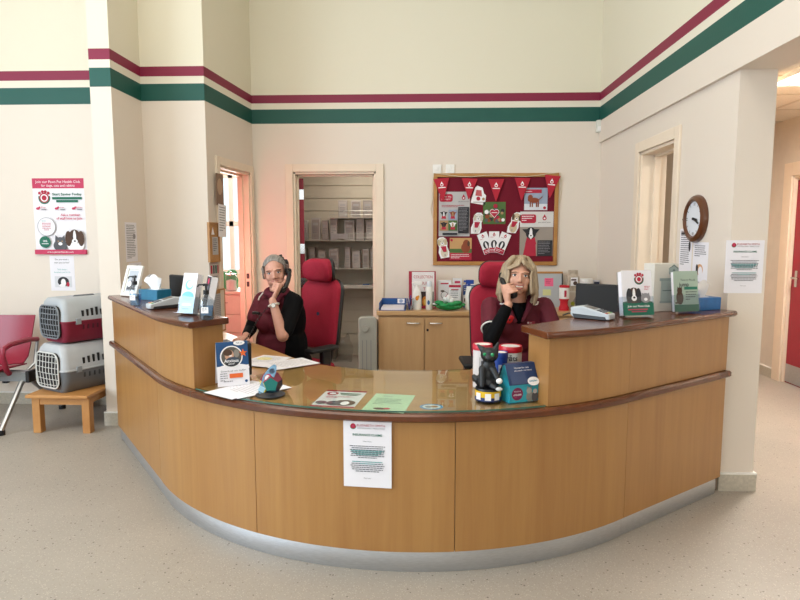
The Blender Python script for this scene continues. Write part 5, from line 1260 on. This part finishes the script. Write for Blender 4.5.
#%%
# ------------------------------------------------------------------ people
M_SKIN = mk('#cb9683', .5, var=.05, vs=40); M_SKIN2 = mk('#cf9b84', .5, var=.05, vs=40)
M_LIP = mk('#b5686a', .4); M_EYEW = mk('#e8e4e0', .2); M_IRIS = mk('#3a3a3c', .15); M_TEETH = mk('#f2eee8', .25)
M_TUNIC = mk('#5d0a22', .75, var=.08, vs=30); M_BLK = mk('#0a0a0d', .85, var=.1, vs=40, spec=.15); M_TRIM = mk('#e8e2dc', .6)
def Rm(yaw, pitch=0., roll=0.):
    return Matrix.Rotation(yaw, 3, 'Z') @ Matrix.Rotation(pitch, 3, 'X') @ Matrix.Rotation(roll, 3, 'Y')
def head_parts(mb, m, c, Q, smile=0.):
    def E(p, r): mb.ell(c + Q @ Vector(p), r, m, Q, 20, 14)
    def K(a, b, r0, r1): mb.cap(c + Q @ Vector(a), c + Q @ Vector(b), r0, r1, m)
    E((0, .018, .03), (.073, .09, .083)); E((0, -.025, -.012), (.063, .066, .085)); E((0, -.032, -.062), (.05, .05, .045))
    E((0, -.066, -.094), (.022, .02, .018))
    for s in (-1, 1):
        E((s*.035, -.056, -.026), (.027, .024, .03)); E((s*.03, -.05, -.058), (.026, .028, .032)); E((s*.042, -.02, -.06), (.018, .03, .032))
        E((s*.074, .012, -.008), (.009, .017, .03))
        K((s*.014, -.0815, .026), (s*.045, -.071, .026), .009, .008)
        E((s*.0095, -.097, -.028), (.008, .009, .007))
    K((0, -.084, .018), (0, -.1, -.02), .0085, .0105); E((0, -.104, -.024), (.010, .010, .009))
    E((0, -.084, -.062), (.026, .012, .014))
def face_detail(mb, c, Q, smile, brow):
    def P(p): return c + Q @ Vector(p)
    for s in (-1, 1):
        mb.ell(P((s*.031, -.0785, .006)), (.0135, .008, .0065), M_EYEW, Q, 14, 10); mb.ell(P((s*.031, -.0845, .0065)), (.0058, .0035, .0058), M_IRIS, Q, 12, 8)
        mb.tube([P((s*(.031+.016*k), -.0845+.006*k*k, .0125-.005*k*k)) for k in (-1, -.5, 0, .5, 1)], .0022, M_IRIS, 6)
        mb.tube([P((s*(.031+.02*k), -.0885+.009*k*k+.002*k, .0275-.005*k*k)) for k in (-1, -.5, 0, .5, 1)], .0026, brow, 6)
    w = .022+.007*smile
    up = [P((w*k, -.0945+.014*k*k, -.054+smile*.008*k*k+.0015*abs(k))) for k in (-1, -.6, -.25, 0, .25, .6, 1)]
    lo = [P((w*k*.97, -.0955+.015*k*k, -.061-.012*smile*(1-k*k)+smile*.011*k*k-.001)) for k in (-1, -.6, -.25, 0, .25, .6, 1)]
    mb.tube(up, [.0012, .0024, .0028, .0026, .0028, .0024, .0012], M_LIP, 8); mb.tube(lo, [.0012, .0028, .0036, .0038, .0036, .0028, .0012], M_LIP, 8)
    if smile > .5: mb.ell(P((0, -.0875, -.0595)), (w*.8, .0085, .0085), M_TEETH, Q, 16, 8)
def hand_parts(mb, m, wrist, palm, fingers, thumb, r=.0085):
    """palm: centre of knuckle line; fingers: list of joint chains; thumb chain"""
    wrist = Vector(wrist); palm = Vector(palm)
    for ch in fingers: mb.cap(wrist.lerp(Vector(ch[0]), .15), ch[0], .016, .0115, m, 10)
    for ch in fingers:
        n = len(ch)-1
        for i in range(n): mb.cap(ch[i], ch[i+1], r*(1-.1*i), r*(1-.1*(i+1)), m, 10)
    mb.cap(wrist.lerp(Vector(thumb[0]), .3), thumb[0], .016, .013, m, 10)
    for i in range(len(thumb)-1): mb.cap(thumb[i], thumb[i+1], .0105-.001*i, .0095-.001*i, m, 10)
def grip(mb, m, wrist, centre, axis, out, side, r_obj=.019, sgn=1):
    """fingers curl round a bar at centre along axis; out = from the bar towards the palm; side = the way the fingers wrap"""
    c = Vector(centre); ax = Vector(axis).normalized(); o = Vector(out).normalized(); s = Vector(side).normalized(); R0 = r_obj+.008
    fs = []
    for i, ln_ in enumerate((.9, 1.0, .95, .8)):
        k = c+ax*(.03-.02*i)
        ch = [k+(o*1.25-s*.7)*R0, k+(o*1.15+s*.55)*R0, k+(o*.2+s*1.15)*R0, k+(-o*.85*ln_+s*.75)*R0]
        fs.append(ch)
    th = [c+ax*.03+(o*.9-s*1.0)*R0, c+ax*.052+(o*.1-s*1.15)*R0, c+ax*.07+(-o*.7-s*.85)*R0]
    hand_parts(mb, m, wrist, c+o*.03, fs, th)
def handset(label, a, b, face, loc, cord=None):
    """telephone handset from ear piece a to mouth piece b; face = towards the head"""
    a = Vector(a); b = Vector(b); f = Vector(face).normalized(); t = thing('telephone_handset', label, 'telephone', loc); o = Vector(loc)
    def L(p): return p-o
    mid = (a+b)/2-f*.026
    pts = [a, a.lerp(mid, .35)-f*.014, mid-f*.002, b.lerp(mid, .35)-f*.014, b]
    obj('grip', MB().tube([L(p) for p in pts], [.017, .016, .015, .016, .017], M_BLACK, 12), t)
    obj('ear_cup', MB().cyl(L(a-f*.016), L(a+f*.014), .026, M_BLACK, .022, 20), t, bevel=.004); obj('mouth_cup', MB().cyl(L(b-f*.016), L(b+f*.012), .026, M_BLACK, .022, 20), t, bevel=.004)
    if cord:
        P = []; n = 150
        ctl = [Vector(p) for p in cord]
        def bez(u):
            k = len(ctl)-1; i = min(int(u*k), k-1); w = u*k-i
            p0 = ctl[max(0, i-1)]; p1 = ctl[i]; p2 = ctl[i+1]; p3 = ctl[min(k, i+2)]
            return .5*((2*p1)+(p2-p0)*w+(2*p0-5*p1+4*p2-p3)*w*w+(3*p1-p0-3*p2+p3)*w**3)
        for i in range(n+1):
            u = i/n; p = bez(u); P.append(L(p+Vector((math.cos(i*1.3), math.sin(i*1.3), 0))*.006))
        obj('coiled_cord', MB().tube(P, .0028, M_BLACK, 5), t)
    return t

# ---- the blonde woman on the right (origin on the floor under the hips)
o2 = Vector((.585, 3.78, 0))
w2 = thing('person', 'smiling person with shoulder-length blonde hair in a burgundy tunic, phoning on the right', 'person', o2)
hc2 = Vector((-.005, -.125, 1.232)); Q2 = Rm(R(-4), R(-3), R(4))
SHR, ELR, WRR = Vector((-.158, -.02, 1.035)), Vector((-.185, -.28, .875)), Vector((-.085, -.265, 1.075))
SHL, ELL, WRL = Vector((.172, -.02, 1.035)), Vector((.245, -.17, .80)), Vector((.13, -.40, .765))
gc = Vector((-.066, -.232, 1.165))
def body2(mb, m):
    head_parts(mb, m, hc2, Q2, 1)
    mb.cap((0, -.04, 1.0), (0, -.085, 1.16), .055, .052, m, 16)
    mb.cap((-.13, -.02, 1.03), (.13, -.02, 1.03), .052, .052, m); mb.ell((0, -.01, .9), (.15, .095, .17), m); mb.ell((0, .02, .66), (.14, .1, .17), m); mb.ell((0, .06, .53), (.17, .13, .09), m)
    for s, S_, E_, W_ in ((-1, SHR, ELR, WRR), (1, SHL, ELL, WRL)):
        mb.cap(S_, E_, .047, .04, m); mb.cap(E_, W_, .04, .026, m)
        mb.cap((s*.09, .03, .54), (s*.11, -.4, .53), .078, .056, m); mb.cap((s*.11, -.4, .53), (s*.11, -.36, .09), .055, .036, m); mb.cap((s*.11, -.35, .045), (s*.12, -.52, .03), .036, .028, m)
    grip(mb, m, WRR, gc, Vector((-.075, .11, .11)), (-.55, -.8, .1), (.75, -.55, .35))
    kn = Vector((.10, -.47, .762))
    hand_parts(mb, m, WRL, kn, [[kn+Vector((.03-.021*i, 0, 0)), kn+Vector((.03-.021*i, -.04, .004)), kn+Vector((.028-.02*i, -.07+.006*abs(i-1.5), -.012))] for i in range(4)], [Vector((.07, -.43, .765)), Vector((.045, -.46, .758)), Vector((.035, -.49, .75))])
b2 = blob(body2, .0032, M_SKIN2, 'body', 3)
def addmesh(name, me, extra, parent):
    """append face details (eyes, lips) to the body mesh"""
    if extra:
        mb = MB(); off = len(me.vertices)
        bm = bmesh.new(); bm.from_mesh(me); base = len(me.materials)
        for mt_ in extra.mats: me.materials.append(mt_)
        vs = [bm.verts.new(v) for v in extra.v]
        for f, k in zip(extra.f, extra.m):
            try:
                fc = bm.faces.new([vs[i] for i in f]); fc.material_index = base+k; fc.smooth = True
            except ValueError: pass
        bm.to_mesh(me); bm.free()
    o = bpy.data.objects.new(name, me); COL.objects.link(o); o.parent = parent
    return o
fd = MB(); face_detail(fd, hc2, Q2, 1.0, mk('#8d7258', .7)); addmesh('body', b2, fd, w2)
def tun2(mb, m):
    mb.cap((-.14, -.015, 1.025), (.14, -.015, 1.025), .068, .068, m); mb.ell((0, -.01, .9), (.178, .128, .19), m); mb.ell((0, .02, .68), (.168, .128, .2), m); mb.ell((0, .05, .54), (.19, .145, .1), m)
    for s in (-1, 1): mb.ell((s*.065, -.085, .9), (.07, .055, .07), m)
    for S_, E_ in ((SHR, ELR), (SHL, ELL)): mb.cap(S_, S_.lerp(E_, .52), .064, .06, m)
obj('tunic', blob(tun2, .005, M_TUNIC, 'tunic', 6), w2)
def slv2(mb, m):
    for S_, E_, W_ in ((SHR, ELR, WRR), (SHL, ELL, WRL)):
        mb.cap(S_.lerp(E_, .4), E_, .052, .047, m); mb.cap(E_, E_.lerp(W_, .86), .047, .036, m)
obj('undershirt_sleeves', blob(slv2, .005, M_BLK, 'sleeves', 4), w2)['label'] = 'black long undershirt sleeves'
def neck2(mb, m):
    mb.ell((0, -.075, 1.035), (.062, .05, .06), m); mb.cap((0, -.1, 1.03), (0, -.13, .96), .04, .018, m)
obj('undershirt', blob(neck2, .005, M_BLK, 'undershirt', 3), w2)['label'] = 'black undershirt neckline'
cl = MB()
for s in (-1, 1):
    cl.tube([(s*.075, -.02, 1.105), (s*.08, -.075, 1.085), (s*.06, -.12, 1.03), (s*.02, -.147, .955)], [.016, .02, .02, .012], M_TUNIC, 10)
co_ = obj('collar', cl, w2)
tm = MB(); tm.tube([(.088, -.085, 1.075), (.105, -.1, 1.058), (.118, -.085, 1.06), (.125, -.07, 1.072)], .0055, M_TRIM, 8); obj('collar_trim', tm, co_)
tm = MB(); tm.tube([(-.075, -.1, 1.07), (-.095, -.1, 1.06), (-.11, -.09, 1.062)], .0055, M_TRIM, 8); obj('collar_trim', tm, co_)
d = (ELR-SHR).normalized(); e0 = SHR.lerp(ELR, .70); a_, bb_ = frame_from(d)
tm = MB(); tm.tube([e0+(a_*math.cos(R(20*k))+bb_*math.sin(R(20*k)))*.056 for k in range(18)], .0055, M_TRIM, 6, closed=True); obj('cuff_trim', tm, w2)
d = (ELL-SHL).normalized(); e0 = SHL.lerp(ELL, .70); a_, bb_ = frame_from(d)
tm = MB(); tm.tube([e0+(a_*math.cos(R(20*k))+bb_*math.sin(R(20*k)))*.056 for k in range(18)], .0055, M_TRIM, 6, closed=True); obj('cuff_trim', tm, w2)
pp_ = MB(); pc = Vector((-.062, -.152, .968))
pp_.ell(pc, (.022, .006, .02), mk('#c1121f', .6)); pp_.ell(pc+Vector((.014, -.002, .016)), (.016, .005, .014), mk('#c1121f', .6)); pp_.ell(pc+Vector((.002, -.007, .003)), (.006, .003, .006), M_BLACK); obj('poppy_pin', pp_, w2)
S = Sheet(.05, .018, mk('#8a2a3e', .7)); S.disc(-.018, .009, .006, K_BGREY); S.lines(-.008, .02, .006, 1, .01, K_BGREY, seed=5); obj('tunic_badge', S, w2, M=leanM((.07, -.152, .945), R(12), R(-8)))
def hair2(mb, m):
    def P(p): return hc2 + Q2 @ Vector(p)
    mb.ell(P((0, .036, .042)), (.088, .092, .09), m, Q2)
    rnd = random.Random(4)
    # curtains at the sides and back, waving out to the shoulders
    for s in (-1, 1):
        for i in range(10):
            y = -.04+.017*i; rr_ = rnd.random
            pts = [P((s*.04, y*.7+.01, .112)), P((s*(.078+.003*rr_()), y*.95, .06)), P((s*(.09+.004*rr_()), y, .0)), P((s*(.097+.008*rr_()), y*1.05, -.06)), P((s*(.103+.01*rr_()), y, -.105-.01*rr_())), P((s*(.086+.02*rr_()), y*.9-.006, -.142-.02*rr_()))]
            rs = [.016, .019, .02, .02, .017, .007]
            for q in range(5): mb.cap(pts[q], pts[q+1], rs[q], rs[q+1], m, 8)
        for q in range(4): mb.cap(P((s*(.074-.003*q), -.05-.006*q, .05-.012*q)), P((s*(.088-.004*q), -.055-.006*q, -.09)), .009, .012, m, 8)
    for i in range(9):
        x = -.07+.0175*i; mb.cap(P((x, .11, .04)), P((x*1.1, .115, -.05)), .03, .028, m, 8); mb.cap(P((x*1.1, .115, -.05)), P((x*1.1, .1, -.14)), .028, .012, m, 8)
    # swept fringe
    for i in range(8):
        x0 = .012-.004*i
        mb.cap(P((.0+.003*i, -.045, .117)), P((-.012-.0085*i, -.082+.003*i, .068-.004*i)), .014, .008, m, 8)
    for i in range(7):
        mb.cap(P((.002, -.045, .117)), P((.02+.0095*i, -.08+.004*i, .074-.006*i)), .014, .009, m, 8)
M_BLOND = mk('#a08c72', .5, var=.3, vs=16, stretch=(7, 7, 1.2))
obj('hair', blob(hair2, .0035, M_BLOND, 'hair', 3), w2)
ea = o2+hc2+Q2 @ Vector((-.094, -.02, -.006)); mo = o2+hc2+Q2 @ Vector((-.03, -.125, -.105))
ctr = (ea+mo)/2
handset('black telephone handset held to the ear of the blonde person', ea, mo, (.75, .45, 0.1), (ctr.x, ctr.y, ctr.z))

# ---- the dark-haired woman on the left
o1 = Vector((-1.055, 4.34, 0))
w1 = thing('person', 'person with grey swept-back hair in black cardigan over burgundy top, phoning on the left', 'person', o1)
hc1 = Vector((0, -.10, 1.218)); Q1 = Rm(R(9), R(3), R(-8))
SHL, ELL, WRL = Vector((.132, -.10, 1.0)), Vector((.10, -.33, .80)), Vector((.025, -.285, 1.035))
SHR, ELR, WRR = Vector((-.13, .03, 1.005)), Vector((-.2, -.06, .80)), Vector((-.185, -.235, .775))
g1 = Vector((.048, -.235, 1.125))
def body1(mb, m):
    head_parts(mb, m, hc1, Q1, .4)
    mb.cap((0, -.03, 1.0), (0, -.07, 1.15), .055, .05, m, 16)
    mb.cap((-.1, .03, 1.01), (.11, -.07, 1.01), .048, .048, m); mb.ell((0, 0, .88), (.13, .1, .17), m); mb.ell((0, .02, .66), (.13, .11, .17), m); mb.ell((0, .04, .53), (.17, .14, .09), m)
    for s, S_, E_, W_ in ((-1, SHR, ELR, WRR), (1, SHL, ELL, WRL)):
        mb.cap(S_, E_, .048, .041, m); mb.cap(E_, W_, .042, .026, m)
    F = Vector((-.62, -.78, 0)); Lf = Vector((.78, -.62, 0))
    for s in (-1, 1):
        h_ = Lf*s*.09+Vector((0, 0, .54)); kn_ = h_+F*.40; ft = kn_-F*.02+Vector((0, 0, -.45))
        mb.cap(h_, kn_, .078, .056, m); mb.cap(kn_, ft, .055, .036, m); mb.cap(ft+Vector((0, 0, -.045)), ft+F*.16+Vector((0, 0, -.06)), .035, .027, m)
    grip(mb, m, WRL, g1, Vector((.03, .08, .1)), (-.2, -.95, .1), (-.85, .1, .35))
    kn = Vector((-.205, -.30, .765))
    hand_parts(mb, m, WRR, kn, [[kn+Vector((.03-.021*i, 0, 0)), kn+Vector((.03-.021*i, -.035, .006)), kn+Vector((.028-.02*i, -.065+.006*abs(i-1.5), -.01))] for i in range(4)], [Vector((-.165, -.265, .768)), Vector((-.145, -.29, .762)), Vector((-.15, -.315, .755))])
b1 = blob(body1, .0032, M_SKIN, 'body', 3)
fd = MB(); face_detail(fd, hc1, Q1, .45, mk('#7d6658', .7)); addmesh('body', b1, fd, w1)
def top1(mb, m):
    mb.cap((-.1, .02, 1.005), (.06, -.06, 1.005), .066, .068, m); mb.ell((-.02, -.02, .88), (.148, .13, .18), m); mb.ell((-.02, 0, .68), (.16, .145, .2), m); mb.ell((-.02, .02, .55), (.19, .16, .1), m)
    mb.ell((-.08, -.1, .86), (.07, .06, .08), m); mb.ell((.02, -.12, .86), (.07, .055, .08), m)
    mb.cap(SHR, SHR.lerp(ELR, .6), .064, .062, m)
obj('tunic', blob(top1, .005, M_TUNIC, 'tunic', 6), w1)
def card1(mb, m):
    mb.cap((.04, .0, 1.03), SHL, .066, .07, m); mb.ell((.07, .03, .86), (.122, .145, .2), m); mb.ell((.07, .04, .66), (.128, .16, .2), m); mb.cap((.05, .08, 1.0), (-.1, .1, .98), .06, .06, m)
    mb.cap(SHL, SHL.lerp(ELL, .82), .07, .062, m); mb.ell((.09, .05, .54), (.14, .16, .1), m)
obj('cardigan', blob(card1, .005, M_BLK, 'cardigan', 6), w1)['label'] = 'black cardigan over the left shoulder'
def cr1(mb, m):
    mb.cap(SHR.lerp(ELR, .55), ELR, .05, .045, m); mb.cap(ELR, ELR.lerp(WRR, .75), .045, .035, m)
obj('undershirt_sleeve', blob(cr1, .005, M_BLK, 'sleeve', 4), w1)['label'] = 'black sleeve of the right arm'
def sc1(mb, m):
    for i in range(16):
        a = i*math.pi*2/16; b_ = a+math.pi/8
        mb.cap((.068*math.cos(a), -.06+.062*math.sin(a), 1.075-.02*math.sin(a)*-1), (.068*math.cos(b_), -.06+.062*math.sin(b_), 1.075+.02*math.sin(b_)), .028, .028, m, 8)
    mb.cap((0, -.12, 1.04), (-.04, -.15, .95), .03, .02, m); mb.cap((.03, -.115, 1.05), (.0, -.15, .97), .03, .02, m)
obj('neck_scarf', blob(sc1, .005, mk('#5f1128', .8, var=.1, vs=25), 'scarf', 4), w1)
tm = MB(); tm.tube([(-.1, -.06, 1.07), (-.12, -.085, 1.04), (-.125, -.1, 1.02)], .005, M_TRIM, 8); obj('collar_trim', tm, w1)
d = (WRL-ELL).normalized(); e0 = ELL.lerp(WRL, .88); a_, bb_ = frame_from(d)
wt = MB(); wt.tube([e0+(a_*math.cos(R(20*k))+bb_*math.sin(R(20*k)))*.033 for k in range(18)], .008, mk('#d6cfc6', .4), 8, closed=True)
wo = obj('wrist_watch', wt, w1); wf_ = MB(); q = Vector((.15, -.95, .05)).normalized(); wf_.cyl(e0+q*.03, e0+q*.042, .017, M_CHROME, .016, 20); wf_.cyl(e0+q*.042, e0+q*.0425, .013, M_WHITE, .013, 20); obj('watch_face', wf_, wo)
rd_ = MB(); rd_.tube([Vector((-.155, -.13, .93)), Vector((-.13, -.155, .935)), Vector((-.1, -.165, .93))], .011, M_BLACK, 8); obj('clip_badge', rd_, w1)
def scalp(P, x, a, k=1.02):
    """point on the skull at side offset x (fraction), angle a from the brow over the crown"""
    q = math.sqrt(max(0, 1-x*x)); return P((.073*k*x, .018-.09*k*q*math.cos(R(a)), .03+.083*k*q*math.sin(R(a))))
def hair1(mb, m):
    def P(p): return hc1 + Q1 @ Vector(p)
    mb.ell(P((0, .036, .042)), (.081, .086, .086), m, Q1); mb.ell(P((0, .075, -.01)), (.066, .055, .07), m, Q1)
    rnd = random.Random(9)
    for i in range(33):
        x = -.93+.0581*i; a0 = 47-27*x*x+rnd.uniform(-1.5, 1.5); u = rnd.uniform(.0, .03)
        for k in range(7):
            b0 = 1.015+(.05+u)*min(1, k/2.5); b1 = 1.015+(.05+u)*min(1, (k+1)/2.5)
            mb.cap(scalp(P, x, a0+k*14, b0), scalp(P, x, a0+k*14+14, b1), .005 if k else .003, .0065, m, 8)
    for s in (-1, 1):
        for k in range(4): mb.cap(P((s*.0735, -.036+.007*k, .058-.013*k)), P((s*.085, .05, .03-.02*k)), .005, .014, m, 8)
M_GREYH = mk('#87817c', .45, var=.5, vs=9, stretch=(16, 2, 2))
obj('hair', blob(hair1, .0026, M_GREYH, 'hair', 1), w1)
def clip1(mb, m):
    def P(p): return hc1 + Q1 @ Vector(p)
    for k in range(5): mb.cap(P((.045+.008*k, .07+.004*k, .105-.014*k)), P((.055+.009*k, .09, .108-.02*k)), .011, .009, m, 8)
    mb.ell(P((.078, .07, .02)), (.02, .045, .06), m)
obj('hair_clip', blob(clip1, .004, M_BLACK, 'clip', 2), w1)
ea = o1+hc1+Q1 @ Vector((.092, -.015, -.005)); mo = o1+hc1+Q1 @ Vector((.042, -.125, -.112))
ctr = (ea+mo)/2
handset('black telephone handset with coiled cord, held by the grey-haired person', ea, mo, (-.75, .45, .1), (ctr.x, ctr.y, ctr.z),
        [mo, mo+Vector((-.03, -.03, -.05)), o1+Vector((-.06, -.3, .93)), o1+Vector((-.11, -.33, .83)), o1+Vector((-.17, -.36, .757)), o1+Vector((-.24, -.36, .745))])
# telephone base on the desk
t = thing('desk_telephone', 'black desk telephone without its handset, beside the left upstand', 'telephone', (-1.36, 3.86, DZ), R(-55))
obj('body', MB().prism([(-.1, 0), (.1, 0), (.1, .055), (-.1, .025)], -.09, .09, M_BLACK, mat3((0, 1, 0), (0, 0, 1), (1, 0, 0), (0, 0, 0))), t, bevel=.006)
#%%
# ------------------------------------------------------------------ light and camera
def area(name, loc, rot, sx, sy, power, rgb):
    l = bpy.data.lights.new(name, 'AREA'); l.shape = 'RECTANGLE'; l.size = sx; l.size_y = sy; l.energy = power; l.color = rgb
    o = bpy.data.objects.new(name, l); COL.objects.link(o); o.location = loc; o.rotation_euler = rot; return o
area('daylight_left_window', (-5.9, -.4, 2.35), (0, R(-90), 0), 2.8, 5.1, 365, (.74, .87, 1))
area('daylight_front_window', (-3.0, -4.5, 2.3), (R(90), 0, 0), 4.2, 2.9, 14, (1, .98, .95))
area('daylight_front_window', (.8, -4.5, 2.3), (R(90), 0, 0), 1.5, 2.9, 16, (1, .98, .95))
area('skylight', (-1.6, 1.5, 4.95), (0, 0, 0), 4, 4, 140, (1, .94, .83))
# tubes of the ceiling panel in the corridor, then an unseen lamp with no panel
area('corridor_lamp', (2.9, 4.55, 2.6), (0, 0, 0), .5, .5, 80, (1, .95, .87))
area('corridor_lamp', (2.9, 1.0, 2.6), (0, 0, 0), .5, .5, 18, (1, .95, .87))
area('side_room_daylight', (-2.7, 8.36, 1.65), (R(-90), 0, 0), 1.3, 1.3, 60, (1, .97, .93))
sp = bpy.data.lights.new('sunbeam', 'SPOT'); sp.energy = 19000; sp.spot_size = R(9); sp.spot_blend = .2; sp.color = (1, .93, .82); sp.shadow_soft_size = .03
so = bpy.data.objects.new('sunbeam', sp); COL.objects.link(so); so.location = (-3.0, 11.2, 2.9)
so.rotation_euler = (Vector((-2.2, 5.25, 1.25))-Vector(so.location)).to_track_quat('-Z', 'Y').to_euler()
area('storeroom_lamp', (-.7, 6.8, 2.45), (0, 0, 0), .5, .3, 7, (1, .93, .82))

w = bpy.data.worlds.new('sky'); SC.world = w; w.use_nodes = True
bg = w.node_tree.nodes['Background']; bg.inputs[0].default_value = (.82, .9, 1, 1); bg.inputs[1].default_value = 1.6
cam = bpy.data.cameras.new('camera'); cam.sensor_width = 36; cam.lens = 27; cam.clip_start = .05
co = bpy.data.objects.new('camera', cam); COL.objects.link(co)
co.location = (0, 0, 1.47); co.rotation_euler = (R(90)-math.atan(63/600), 0, math.atan(23/600))
SC.camera = co
vs = SC.view_settings; vs.view_transform = 'Standard'; vs.look = 'None'; vs.gamma = 1; vs.use_curve_mapping = False; vs.exposure = .0
SC.cycles.max_bounces = 8; SC.cycles.diffuse_bounces = 4; SC.cycles.transparent_max_bounces = 12
SC.cycles.caustics_reflective = False; SC.cycles.caustics_refractive = False
